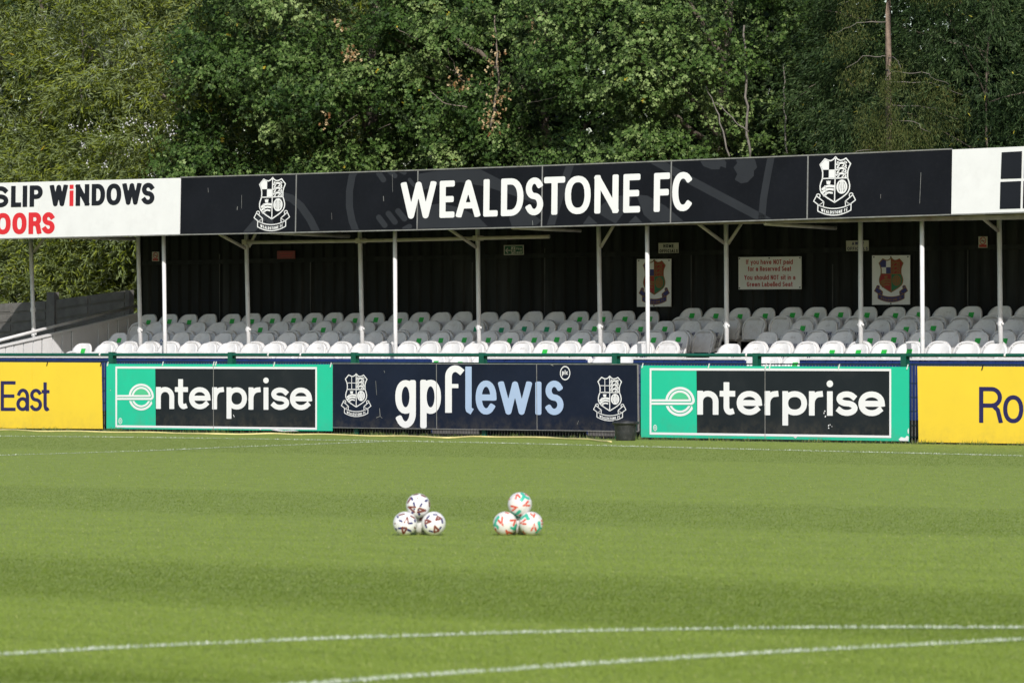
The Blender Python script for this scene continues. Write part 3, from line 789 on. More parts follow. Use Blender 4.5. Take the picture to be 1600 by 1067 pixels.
def crest_print(name, keys, x0, x1, y1, slope, Hpx, v, m, parent, off, lean=0.0, zref=0.0, shear=0.0, h=0.55, extra=()):
    ck = (tuple(keys), h)
    if ck not in CREST_CACHE:
        CREST_CACHE[ck] = shapes_faces([q for kk in keys for q in CP[kk]], h)
    V, Fc = CREST_CACHE[ck]
    V = list(V); Fc = list(Fc)
    if extra:
        v2, f2 = shapes_faces(list(extra), h); k_ = len(V); V += v2; Fc += [tuple(i + k_ for i in q) for q in f2]
    A = np.array(V, float)
    x = x0 + A[:, 0] / 66 * (x1 - x0) + shear * A[:, 1] / 88 * Hpx
    y = y1 + slope * (x - x0) - A[:, 1] / 88 * Hpx
    vv = np.full(len(A), v - off)
    for _ in range(3):
        a = (x - CX) / FP
        s = (a * (D0 + VY * vv) - VX * vv) / (UX - a * UY)
        z = HC - (y - CY) / FP * (D0 + VY * vv + UY * s)
        vv = v - off + lean * (z - zref)
    mb = MB(); mb.v = list(zip(s, vv, z)); mb.f = Fc
    return mb.build(name, m, parent)

LINE_ART = ['outline', 'cross', 'check', 'lions', 'crown', 'sabres', 'ball', 'rib', 'text']
_mx, _my = 33 - .148 * 66, .785 * 88
BOARD_ART = ['outline', 'cross', 'lions', 'crown', 'sabres', 'ball', 'rib', 'text']
BOARD_EXTRA = [stroke_shape([(_mx, .945 * 88), (_mx, .64 * 88)], 1.2), stroke_shape([(33 - .30 * 66, _my), (33, _my)], 1.2)]

# ------------------------------------------------------------------ fascia signs
def fascia_panel(name, x0, x1, m, parent, trim=True):
    g = 0.4
    c = [fascia_pt(x0 + g, f_bot(x0 + g)), fascia_pt(x1 - g, f_bot(x1 - g)), fascia_pt(x1 + 1.5 - g, f_top(x1 + 1.5 - g)), fascia_pt(x0 + 1.5 + g, f_top(x0 + 1.5 + g))]
    mb = MB(); mb.quad_prism([(p[0], p[1] + .03, p[2]) for p in c][::-1], [(p[0], p[1], p[2]) for p in c][::-1])
    return mb.build(name, m, parent)

def fascia_root(name, label, x):
    s, v, z = fascia_pt(x, f_bot(x))
    return thing(name, label, 'sign', s, v, z)

fs = fascia_root('fascia_sign', 'long black fascia sign with large white club name between two white crests', 885)
seams = [281, 461.5, 651.5, 846, 1047.5, 1261, 1486]
for a, b in zip(seams[:-1], seams[1:]): fascia_panel('panel', a, b, M['black_sign'], fs)
for x in seams[1:-1]:
    p0 = fascia_pt(x, f_bot(x), -.004); p1 = fascia_pt(x + 1.5, f_top(x + 1.5), -.004)
    MB().quad_prism([(p0[0] - .014, p0[1], p0[2]), (p0[0] + .014, p0[1], p0[2]), (p0[0] + .014, p0[1] + .02, p0[2]), (p0[0] - .014, p0[1] + .02, p0[2])],
                    [(p1[0] - .014, p1[1], p1[2]), (p1[0] + .014, p1[1], p1[2]), (p1[0] + .014, p1[1] + .02, p1[2]), (p1[0] - .014, p1[1] + .02, p1[2])]).build('joint_strip', M['alu'], fs)
def edge_strip(fy, up, parent, x0, x1, m):
    mb = MB(); xs = np.linspace(x0, x1, 14)
    ring = [fascia_pt(x, fy(x)) for x in xs]
    for p, q in zip(ring[:-1], ring[1:]):
        z0, z1 = (0.0, .022) if up else (-.022, 0.0)
        mb.quad_prism([(p[0], p[1] - .006, p[2] + z0), (q[0], q[1] - .006, q[2] + z0), (q[0], q[1] + .04, q[2] + z0), (p[0], p[1] + .04, p[2] + z0)],
                      [(p[0], p[1] - .006, p[2] + z1), (q[0], q[1] - .006, q[2] + z1), (q[0], q[1] + .04, q[2] + z1), (p[0], p[1] + .04, p[2] + z1)])
    return mb.build('edge_trim', m, parent)
edge_strip(f_top, True, fs, 282, 1486, M['alu']); edge_strip(f_bot, False, fs, 281, 1485, M['alu'])

FK = dict(lean=LEAN, zref=Z_FB)
# ghosted crest drawing across the black panels (flat print)
def px_shapes(items):
    out = []
    top = lambda X: np.interp(X, [p[0] for p in F_TOP], [p[1] for p in F_TOP]) + 1.2
    bot = lambda X: np.interp(X, [p[0] for p in F_BOT], [p[1] for p in F_BOT]) - 1.2
    for kind, pts, w_ in items:
        q = [(x, -y) for x, y in pts]
        fn, bb = poly_shape(q) if kind == 'p' else stroke_shape(q, w_, 's' if kind == 's' else 'r')
        def clip(X, Y, fn=fn): return np.maximum(fn(X, Y), np.maximum(Y + top(X), -Y - bot(X)))
        out.append((clip, bb))
    return out
ghost = [('s', [(556, 262), (550, 276), (546, 299), (546, 324), (550, 345), (557, 364)], 11), ('s', [(440, 306), (455, 310), (470, 322), (484, 342), (496, 366)], 12), ('s', [(383, 370), (398, 352), (412, 338)], 14),
         ('p', [(418, 338), (424, 338), (432, 362), (412, 362)], 0),
         ('r', [(592, 271), (599, 281)], 9), ('r', [(609, 268), (617, 275)], 8), ('r', [(624, 266), (632, 270)], 7), ('r', [(640, 281), (646, 289), (652, 291)], 6),
         ('r', [(592, 340), (601, 352)], 9), ('r', [(607, 334), (617, 347)], 9), ('r', [(622, 330), (632, 342)], 9), ('r', [(632, 358), (640, 354)], 8),
         ('p', [(653, 272), (690, 266), (745, 262), (790, 285), (846, 312), (846, 322), (800, 305), (760, 292), (720, 285), (690, 288), (653, 300)], 0),
         ('p', [(653, 322), (690, 318), (720, 325), (748, 340), (765, 357), (653, 360)], 0), ('p', [(795, 340), (812, 318), (846, 345), (838, 352), (800, 354)], 0),
         ('s', [(893, 252), (880, 290), (858, 360)], 12), ('p', [(908, 354), (920, 337), (939, 354)], 0),
         ('p', [(930, 330), (950, 312), (968, 306), (988, 304), (984, 320), (962, 350), (945, 340)], 0), ('p', [(994, 304), (1012, 306), (1040, 322), (1073, 350), (1024, 352), (1006, 336)], 0), ('p', [(978, 352), (993, 337), (1008, 352)], 0),
         ('s', [(1020, 250), (1062, 273), (1130, 309), (1196, 344)], 13), ('s', [(1206, 240), (1200, 270), (1193, 310), (1190, 346)], 11),
         ('p', [(1093, 250), (1099, 260), (1112, 265), (1124, 265), (1126, 260), (1134, 263), (1135, 254), (1130, 248)], 0),
         ('p', [(1148, 246), (1152, 255), (1146, 262), (1152, 272), (1148, 281), (1158, 287), (1168, 285), (1178, 275), (1178, 267), (1183, 262), (1180, 250), (1172, 245)], 0)]
printed('ghost_print', px_shapes(ghost), V_FASCIA, M['ghost'], fs, base=(0, 0, 1600, 0), gain=0, h=0.9, off=.0025, **FK)
club = [('W', 626, 681), ('E', 686.5, 710), ('A', 712.5, 750), ('L', 755, 777.5), ('D', 782.5, 817.5), ('S', 820.5, 848.5), ('T', 849.5, 882.5), ('O', 882.3, 922.5), ('N', 928.5, 966), ('E', 973.5, 1000), ('F', 1021.3, 1046.3), ('C', 1050, 1083.5)]
FLT = lambda x: 57.5
printed('lettering', [glyph(c, a, b, 57.5, 9.5, 's', 2.4) for c, a, b in club], V_FASCIA, M['white_ink'], fs, base=(653, 341.7, 1067, 330.2), gain=1.55e-4, h=0.8, off=.006, shear=.012, **FK)
crest_print('crest', LINE_ART, 1270.0, 1337.0, 338.0, -.03, 91.5, V_FASCIA, M['white_ink'], fs, .006, LEAN, Z_FB, .022)
crest_print('crest', LINE_ART, 395.8, 452.6, 361.8, -.022, 83.5, V_FASCIA, M['white_ink'], fs, .006, LEAN, Z_FB, .022)
# scratches on the sign
scr = [('r', [(599, 307), (599.5, 314)], .9), ('r', [(613, 273), (613.5, 300)], .35), ('r', [(518, 333), (518.5, 343)], .35), ('r', [(371, 323), (370.5, 328)], .9), ('r', [(1439, 270), (1437, 318)], .6), ('r', [(1376, 304), (1376, 310)], .6), ('r', [(325, 294), (325.6, 301)], .5), ('r', [(832, 345), (832.5, 352)], .7), ('r', [(377.5, 305), (377.5, 326)], .4)]
printed('scratch_marks', px_shapes(scr), V_FASCIA, M['alu'], fs, base=(0, 0, 1600, 0), gain=0, h=0.25, off=.0045, kind='stuff', **FK)

fl = fascia_root('fascia_sign', 'white fascia sign with black window company lettering and red second line', 140)
for a, b in ((-330, -155), (-155, 60), (60, 281)): fascia_panel('panel', a, b, M['white_sign'], fl)
edge_strip(f_bot, False, fl, -330, 281, M['alu'])
slip = [('S', -12.5, 13), ('L', 17, 33), ('I', 35.5, 42), ('P', 46, 66.5), ('W', 77.5, 105.5), ('N', 118, 139.3), ('D', 143, 164), ('O', 166, 189.3), ('W', 191, 220.5), ('S', 221, 241.2)]
printed('lettering', [glyph(c, a, b, 33.2, 7.2, 's', .3) for c, a, b in slip], V_FASCIA, M['dark_ink'], fl, base=(0, 324.4, 240, 319.6), gain=1e-4, h=0.6, off=.004, shear=.012, **FK)
ired = [((lambda X, Y: np.maximum(np.abs(X - 111.5) - 3.1, np.abs(Y - 12) - 12)), (107, 116, -1, 25)), ((lambda X, Y: np.maximum(np.abs(X - 111.5) - 3.1, np.abs(Y - 29.6) - 3.3)), (107, 116, 25, 34))]
printed('lettering', ired, V_FASCIA, M['red_ink'], fl, base=(0, 324.4, 240, 319.6), gain=1e-4, h=0.6, off=.004, shear=.012, label='red letter i with a square dot', **FK)
oors = [('O', -8, 16.5), ('O', 19, 41.3), ('R', 44.3, 64.5), ('S', 65.5, 85.3)]
printed('lettering', [glyph(c, a, b, 33.6, 7.5, 's', .3) for c, a, b in oors], V_FASCIA, M['red_ink'], fl, base=(0, 366.6, 85, 365.4), gain=1e-4, h=0.6, off=.004, shear=.012, label='red lettering', **FK)

fr = fascia_root('fascia_sign', 'white fascia sign with black window pane symbol beyond the black club sign', 1560)
for a, b in ((1486, 1720), (1720, 1960)): fascia_panel('panel', a, b, M['white_sign'], fr)
edge_strip(f_bot, False, fr, 1486, 1960, M['alu'])
pan = [('p', [(1565, 238.3), (1597, 236.5), (1596, 279), (1563.5, 280)], 0), ('p', [(1563, 284.5), (1595.5, 283), (1594.5, 326), (1562, 327)], 0), ('p', [(1600.5, 236.3), (1634, 234.5), (1633, 277.8), (1599.5, 278.8)], 0), ('p', [(1599, 283), (1632.5, 281.5), (1631.5, 324.5), (1598, 325.8)], 0)]
def raw_shapes(items):
    out = []
    for kind, pts, w_ in items:
        q = [(x, -y) for x, y in pts]
        out.append(poly_shape(q) if kind == 'p' else stroke_shape(q, w_, 's' if kind == 's' else 'r'))
    return out
printed('window_symbol', raw_shapes(pan), V_FASCIA, M['dark_ink'], fr, base=(0, 0, 1600, 0), gain=0, h=0.8, off=.004, **FK)

# ------------------------------------------------------------------ perimeter fence
pf = thing('perimeter_fence', 'dark green tubular rail and mesh fence round the pitch behind the boards', 'fence', 0, 0, 0)
ry = lambda x: 554.6 + (x - 800) * .0006
rp = []
for x in np.linspace(-260, 1800, 12):
    s_, z_ = on_v(x, ry(x), 0.0); rp.append((float(s_), 0.0, float(z_)))
MB().tube(rp, .031, 12).build('top_rail', M['rail_green'], pf, smooth=True)
Z_RAIL = 1.495
for x in (-17, 178, 364.5, 557, 757, 965, 1185, 1416.5, 1662):
    s_, _ = on_v(x, 560, 0.05); s_ = float(s_)
    mb = MB(); mb.box(s_ - .05, s_ + .05, .034, .075, 0, Z_RAIL + .03)
    p_ = mb.build('post', M['rail_green'], pf)
    MB().box(s_ - .058, s_ + .058, -.046, -.0325, Z_RAIL - .19, Z_RAIL + .04).box(s_ - .058, s_ + .058, -.0323, .0335, Z_RAIL + .0312, Z_RAIL + .04).build('rail_bracket', M['rail_green'], p_)
for x in (157, 420, 470.5, 1167, 1571, 419):
    s_, z_ = on_v(x, ry(x), 0.0); s_, z_ = float(s_), float(z_)
    if x == 419: continue
    MB().tube([(s_ - .02, 0, z_), (s_ + .02, 0, z_)], .0325, 12).build('rail_sleeve', M['clip'], pf, smooth=True)
mb = MB(); s = -21.0
while s < 17:
    mb.box(s - .0035, s + .0035, .09, .097, 0.0, 1.335); s += .0715
mb.build('mesh_wires', M['wire'], pf, kind='stuff')
for z_, r in ((1.345, .011), (1.02, .006), (.78, .006), (.54, .006), (.30, .006), (.10, .006)):
    MB().box(-21, 17, .082, .0895, z_ - r, z_ + r).build('mesh_wire', M['wire_dark'], pf)

# ------------------------------------------------------------------ advertising boards
def board_quad(x0, y0t, y0b, x1, y1t, y1b, v, x0b=None, x1b=None):
    c = [on_v(x0b or x0, y0b, v), on_v(x1b or x1, y1b, v), on_v(x1, y1t, v), on_v(x0, y0t, v)]
    return [(float(a), float(b)) for a, b in c]

def interp_quad(c, t0, t1):
    L = lambda p, q, t: (p[0] + (q[0] - p[0]) * t, p[1] + (q[1] - p[1]) * t)
    return [L(c[0], c[1], t0), L(c[0], c[1], t1), L(c[3], c[2], t1), L(c[3], c[2], t0)]

def board(label, x0, y0t, y0b, x1, y1t, y1b, v, m, splits, x0b=None, x1b=None):
    c = board_quad(x0, y0t, y0b, x1, y1t, y1b, v, x0b, x1b)
    t = thing('advertising_board', label, 'advertising board', (c[0][0] + c[1][0]) / 2, v, min(c[0][1], c[1][1]), 'advertising boards along the pitch fence')
    ed = [0] + splits + [1]
    for a, b in zip(ed[:-1], ed[1:]):
        g = .0008
        MB().panel(interp_quad(c, a + g, b - g), v, v + .018).build('panel', m, t)
    return t, c

def sub_rect(px, v, off, m, parent, name, **kw):
    c = [on_v(x, y, v - off) for x, y in px]
    c = [(float(a), float(b)) for a, b in c]
    return MB().panel(c, v - off, v - off + .0015).build(name, m, parent, **kw)

def ties(parent, pts, v, m, dn=5.0):
    for x, y in pts:
        s_, z_ = on_v(x, y, v - .01); s_, z_ = float(s_), float(z_)
        MB().quad_prism([(s_ - .009, v - .016, z_ - .05), (s_ + .009, v - .016, z_ - .05), (s_ + .009, v - .004, z_ - .05), (s_ - .009, v - .004, z_ - .05)],
                        [(s_ + .016, v - .012, z_ + .035), (s_ + .034, v - .012, z_ + .035), (s_ + .034, v, z_ + .035), (s_ + .016, v, z_ + .035)]).build('cable_tie', m, parent)

VB = -0.075
# yellow boards
yl, _ = board('yellow board with navy lettering beyond the green board and its rail joint', -260, 564.5, 667.5, 158, 566.5, 669.8, VB, M['yellow_board'], [.36, .75], None, 160)
yl['label'] = 'yellow board ending in the navy word East, set before the gap'
def text_px(letters, w, base, v, m, parent, h=.5, off=.004, cap='s', rc=0.3, gain=1.05e-4, **kw):
    return printed('lettering', [glyph(c, a, b, hh, w, cap, rc) for c, a, b, hh in letters], v, m, parent, base=base, gain=gain, h=h, off=off, **kw)
text_px([('E', 1, 24.3, 46.5), ('a', 25.5, 46.3, 35), ('s', 46.5, 65.7, 34.8), ('t', 65, 77.7, 33)], 5.2, (0, 641.8, 160, 643), VB, M['navy_ink'], yl)
ties(yl, [(73, 567.5), (157, 568)], VB, M['dark_ink'])
y2, _ = board('yellow board', 1433, 572, 690.5, 1850, 574, 697, VB, M['yellow_board'], [.42], 1435)
y2['label'] = 'yellow board with large navy capital R, right of the mesh gap'
text_px([('R', 1529.8, 1566.5, 56), ('o', 1567.3, 1599, 43.5)], 6.6, (1530, 660.3, 1600, 661.2), VB, M['navy_ink'], y2)
ties(y2, [(1534, 573.5)], VB, M['dark_ink'])

def ent(label, q, bord, blk, seam, letters, xh, w, tb, ex, ey, erx, ery, reg, thick):
    """green board with white frame, charcoal field and white lettering"""
    t, c = board(label, *q, VB, M['green_board'], [seam])
    (ax, at_, ab), (bx, bt, bb) = bord
    lt = lambda x: at_ + (bt - at_) * (x - ax) / (bx - ax); lb = lambda x: ab + (bb - ab) * (x - ax) / (bx - ax)
    sub_rect([(blk[0], lb(blk[0]) - thick), (bx - thick * .8, lb(bx) - thick), (bx - thick * .8, lt(bx) + thick), (blk[0] - .8, lt(blk[0]) + thick)], VB, .0035, M['charcoal_board'], t, 'print_field')
    fr_ = [('p', [(ax, lt(ax)), (bx, lt(bx)), (bx, lt(bx) + thick), (ax, lt(ax) + thick)], 0), ('p', [(ax, lb(ax) - thick), (bx, lb(bx) - thick), (bx, lb(bx)), (ax, lb(ax))], 0),
           ('p', [(ax, lt(ax) + thick), (ax + thick * .8, lt(ax) + thick), (ax + thick * .8, lb(ax) - thick), (ax, lb(ax) - thick)], 0), ('p', [(bx - thick * .8, lt(bx) + thick), (bx, lt(bx) + thick), (bx, lb(bx) - thick), (bx - thick * .8, lb(bx) - thick)], 0)]
    printed('frame_print', raw_shapes(fr_), VB, M['white_ink'], t, base=(0, 0, 1600, 0), gain=0, h=1.0, off=.0055)
    text_px([(cc, a, b, xh) for cc, a, b in letters], w, tb, VB, M['white_ink'], t, h=.55, off=.0065, rc=.2)
    # e symbol: double line e with a tail to the frame
    k = erx; ky = ery
    def logo(X, Y):
        x = (X - ex) / k; y = (Y + ey) / ky
        rr = np.hypot(x, y)
        ring = np.abs(rr - .93) - .085
        ring2 = np.abs(rr - .70) - .075
        up = np.maximum(np.minimum(ring, ring2), -y + .02)
        low = np.maximum(np.minimum(ring, ring2), y + .30)
        low = np.maximum(low, x + y * .35 - .72)
        tail_top = np.maximum(np.abs(y - .08) - .075, np.maximum(x - .70, -x - (ex - ax - thick * .8) / k))
        tail_bot = np.maximum(np.abs(y + .14) - .075, np.maximum(x - .86, -x - (ex - ax - thick * .8) / k))
        nose = np.maximum(np.abs(np.hypot(x - .72, y - .06) - .21) - .085, np.maximum(.70 - x, y - .08))
        return np.minimum(np.minimum(up, low), np.minimum(np.minimum(tail_top, tail_bot), nose)) * k
    printed('logo', [(logo, (ax, ex + k * 1.1, -ey - ky * 1.1, -ey + ky * 1.1))], VB, M['white_ink'], t, base=(0, 0, 1600, 0), gain=0, h=.4, off=.0065)
    half = [((lambda X, Y: np.maximum(np.hypot((X - ex) / k, (Y + ey) / ky) - .62, -(Y + ey) / ky + .17) * k), (ex - k, ex + k, -ey - 1, -ey + ky))]
    printed('logo_fill', half, VB, M['pale_green'], t, base=(0, 0, 1600, 0), gain=0, h=.5, off=.0045)
    rx_, ry_ = reg
    rg = [((lambda X, Y: np.abs(np.hypot((X - rx_) / 2.5, (Y + ry_) / 4.2) - 1) * 3 - .45), (rx_ - 4, rx_ + 4, -ry_ - 6, -ry_ + 6))]
    fnR, bbR = glyph('R', rx_ - 1.1, rx_ + 1.2, 4.4, .6)
    rg.append(((lambda X, Y: fnR(X, Y + ry_ + 2.2)), (rx_ - 2, rx_ + 2, -ry_ - 3, -ry_ + 3)))
    printed('registered_mark', rg, VB, M['white_ink'], t, base=(0, 0, 1600, 0), gain=0, h=.25, off=.0065)
    p0, p1 = interp_quad(c, seam, seam)[0], interp_quad(c, seam, seam)[3]
    MB().quad_prism([(p0[0] - .006, VB - .0075, p0[1]), (p0[0] + .006, VB - .0075, p0[1]), (p0[0] + .006, VB + .01, p0[1]), (p0[0] - .006, VB + .01, p0[1])],
                    [(p1[0] - .006, VB - .0075, p1[1]), (p1[0] + .006, VB - .0075, p1[1]), (p1[0] + .006, VB + .01, p1[1]), (p1[0] - .006, VB + .01, p1[1])]).build('panel_joint', M['alu'], t)
    return t

e1 = ent('green framed board with white lettering on charcoal, between yellow and navy boards', (166, 568.5, 669.6, 519, 569.3, 673.3), ((180.3, 572.4, 667.4), (495.3, 573.4, 671.3)), (243.3,), .485,
    [('n', 243.7, 272.2), ('t', 273.2, 294.4), ('e', 295.4, 328.8), ('r', 331.5, 351.3), ('p', 354, 385.8), ('r', 388.4, 408.7), ('i', 410.8, 420.4), ('s', 423, 451.9), ('e', 453, 487.4)], 34.2, 7.6, (243, 638.6, 487, 640.6), 220.6, 620.2, 19.4, 20.6, (188, 657.6), 3.3)
ties(e1, [(167.5, 568), (253.6, 567.5), (333, 567.5), (336.5, 567.5), (427.5, 568.5), (516, 569.5)], VB, M['clip'])
e2 = ent('green framed board with white lettering on charcoal, chipped white at its lower corner', (1001, 571, 683, 1420, 573.2, 689.2), ((1015, 575, 678.8), (1392.5, 576.2, 684)), (1089,), .475,
    [('n', 1089.5, 1122.6), ('t', 1124.5, 1149.5), ('e', 1151, 1190.5), ('r', 1194.5, 1218), ('p', 1222.5, 1261), ('r', 1264, 1287.5), ('i', 1291, 1302.3), ('s', 1306, 1340), ('e', 1341.3, 1382.5)], 37.3, 8.9, (1089, 647.6, 1382, 650.0), 1062.5, 627.3, 22.7, 22.6, (1023.6, 668.3), 3.6)
ties(e2, [(1003, 570.5), (1106.5, 571), (1195.5, 571.5), (1202, 571.5), (1310, 572), (1417, 572.5)], VB, M['clip'])
chips = [('p', [(1404, 686), (1408, 682.5), (1414, 684), (1417, 680.5), (1420, 682), (1419.5, 689), (1406, 688.5)], 0), ('p', [(1418, 672), (1420, 668), (1420, 678), (1418.5, 677)], 0), ('p', [(1239, 682.4), (1246, 682.2), (1243, 684.5)], 0), ('r', [(1289, 642), (1288.6, 642.5)], 1.8), ('r', [(1290, 650), (1289.5, 651)], 1.7), ('r', [(1295, 664), (1294.5, 665)], 1.5), ('r', [(1297, 663), (1297, 664)], 1), ('r', [(1287.5, 644.5), (1287.5, 646)], 1.1), ('r', [(1294.5, 668), (1295, 669)], 1.4), ('r', [(1300, 666), (1299.7, 666.4)], .9)]
printed('chip_marks', raw_shapes(chips), VB, M['white_ink'], e2, base=(0, 0, 1600, 0), gain=0, h=.35, off=.0085, kind='stuff')
chips1 = [('p', [(423, 671.5), (432, 670.6), (444, 672.4), (458, 671.6), (468, 673.2), (440, 673.8)], 0), ('p', [(405, 670), (409, 669.6), (407, 672)], 0), ('r', [(172.5, 609.5), (172.7, 609.8)], 1), ('r', [(364.5, 648), (366, 651)], .8)]
printed('chip_marks', raw_shapes(chips1), VB, M['white_ink'], e1, base=(0, 0, 1600, 0), gain=0, h=.35, off=.0085, kind='stuff')

VG = -0.05
gp, gc = board('navy board with white and pale blue lettering and two small white crests', 519.6, 568.3, 667.3, 996.3, 569.8, 673.3, VG, M['navy_board'], [.352, .680], None, 997.5)
text_px([('g', 617.6, 649.8, 52.5), ('p', 656.6, 689, 53)], 10.0, (617, 646.2, 690, 646.6), VG, M['white_ink'], gp, h=.7, rc=3.0)
fa, fbb = stroke_shape([(700.8, -644.5 + 5), (700.8, -588)] + arc(711.4, -588, 10.6, 12.2, 180, 48), 10.4, 's'); fb2, _ = stroke_shape([(702, -603), (713, -603)], 6.4, 's')
fx = [((lambda X, Y: np.minimum(fa(X, Y), fb2(X, Y))), fbb)]
printed('lettering', fx, VG, M['white_ink'], gp, base=(0, 0, 1600, 0), gain=0, h=.7, off=.004)
lw = [('e', 743.2, 775.8, 53)]
text_px(lw, 9.6, (740, 647.3, 880, 648.4), VG, M['pale_blue'], gp, h=.7, rc=2.5, label='pale blue lettering')
text_px([('w', 778.5, 831, 51.5), ('j', 836, 846.4, 51.5), ('s', 851.6, 880.5, 53)], 9.6, (740, 647.0, 880, 648.4), VG, M['pale_blue'], gp, h=.7, rc=3, label='pale blue lettering')
printed('lettering', [stroke_shape([(732.0, -577.5), (732.0, -637)] + [(732.6, -640.0), (733.6, -640.6)], 9.8, 's')], VG, M['pale_blue'], gp, base=(0, 0, 1600, 0), gain=0, h=.7, off=.004, label='pale blue lettering')
plc = [((lambda X, Y: np.abs(np.hypot((X - 883), (Y + 582.8) / 1.38) - 7.4) - .62), (873, 893, -596, -570))]
for ch, a, b, hh in (('p', 878.2, 881.6, 5.2), ('l', 882.3, 883.6, 5.2), ('c', 884.4, 887.6, 5.2)):
    fn, bb_ = glyph(ch, a, b, hh, 1.15)
    plc.append(((lambda X, Y, fn=fn: fn(X, Y + 585.3)), (bb_[0], bb_[1], bb_[2] - 585.3, bb_[3] - 585.3)))
printed('company_mark', plc, VG, M['white_ink'], gp, base=(0, 0, 1600, 0), gain=0, h=.3, off=.004)
crest_print('crest', BOARD_ART, 532.8, 580.2, 650.6, .012, 67.0, VG, M['white_ink'], gp, .004, h=.6, extra=BOARD_EXTRA)
crest_print('crest', BOARD_ART, 926.8, 978.6, 657.2, .012, 70.0, VG, M['white_ink'], gp, .004, h=.6, extra=BOARD_EXTRA)
for t0, wd in ((.0, .008), (.352, .0055), (.680, .0055), (1.0, .009)):
    q = interp_quad(gc, t0, t0); p0, p1 = q[0], q[3]
    MB().quad_prism([(p0[0] - wd, VG - .006, p0[1]), (p0[0] + wd, VG - .006, p0[1]), (p0[0] + wd, VG + .022, p0[1]), (p0[0] - wd, VG + .022, p0[1])],
                    [(p1[0] - wd, VG - .006, p1[1]), (p1[0] + wd, VG - .006, p1[1]), (p1[0] + wd, VG + .022, p1[1]), (p1[0] - wd, VG + .022, p1[1])]).build('edge_trim', M['alu'], gp)
for i, j, dz in ((0, 1, -.012), (3, 2, .0)):
    p0, p1 = gc[i], gc[j]
    MB().quad_prism([(p0[0], VG - .004, p0[1] + dz), (p1[0], VG - .004, p1[1] + dz), (p1[0], VG + .02, p1[1] + dz), (p0[0], VG + .02, p0[1] + dz)],
                    [(p0[0], VG - .004, p0[1] + dz + .012), (p1[0], VG - .004, p1[1] + dz + .012), (p1[0], VG + .02, p1[1] + dz + .012), (p0[0], VG + .02, p0[1] + dz + .012)]).build('edge_trim', M['alu'], gp)
scg = [('r', [(587, 595), (588.5, 617)], .5), ('r', [(593, 638), (594, 650), (588, 652.5)], .8), ('r', [(594, 650), (597, 653)], .6), ('r', [(600, 579), (601, 582)], .6), ('r', [(860, 568.8), (864, 571)], 1.4), ('r', [(902, 663), (904, 657)], .4)]
printed('scratch_marks', raw_shapes(scg), VG, M['alu'], gp, base=(0, 0, 1600, 0), gain=0, h=.25, off=.0035, kind='stuff')

# ------------------------------------------------------------------ blue front wall of the stand
fw = thing('front_wall', 'low blue boarded wall with white coping along the front of the stand', 'wall', 0, V_BLUE, 0)
segs = [(-260, 672), (750, 915), (989, 1163), (1249, 1800)]
for a, b in segs:
    s0 = float(on_v(a, 560, V_BLUE)[0]); s1 = float(on_v(b, 560, V_BLUE)[0])
    ncp = max(1, round((s1 - s0) / .152)); wdt = (s1 - s0) / ncp
    me = MB().box(0, wdt - .008, 0, .022, 0.36, 1.412).mesh('plank', M['blue_plank'])
    for i in range(ncp):
        o = bpy.data.objects.new('plank', me); COL.objects.link(o); o.parent = fw
        o.location = (s0 + i * wdt, random.choice((0, 0, .004, .007)), 0)
    MB().box(s0, s1, V_BLUE + .03, V_BLUE + .06, 0.0, 1.40).build('backing', M['blue_plank'], fw)
    MB().box(s0, s1, V_BLUE + .004, V_BLUE + .026, 0.0, .352).build('shade_strip', M['black_wall'], fw)  # added black strip, stands in for the shade low behind the boards
    if b > 672 or a < 0:
        s1c = s1 if b > 672 else float(on_v(420, 560, V_BLUE)[0])
        MB().box(s0, s1c, V_BLUE - .02, V_BLUE + .09, 1.4145, 1.446).build('coping', M['coping'], fw)

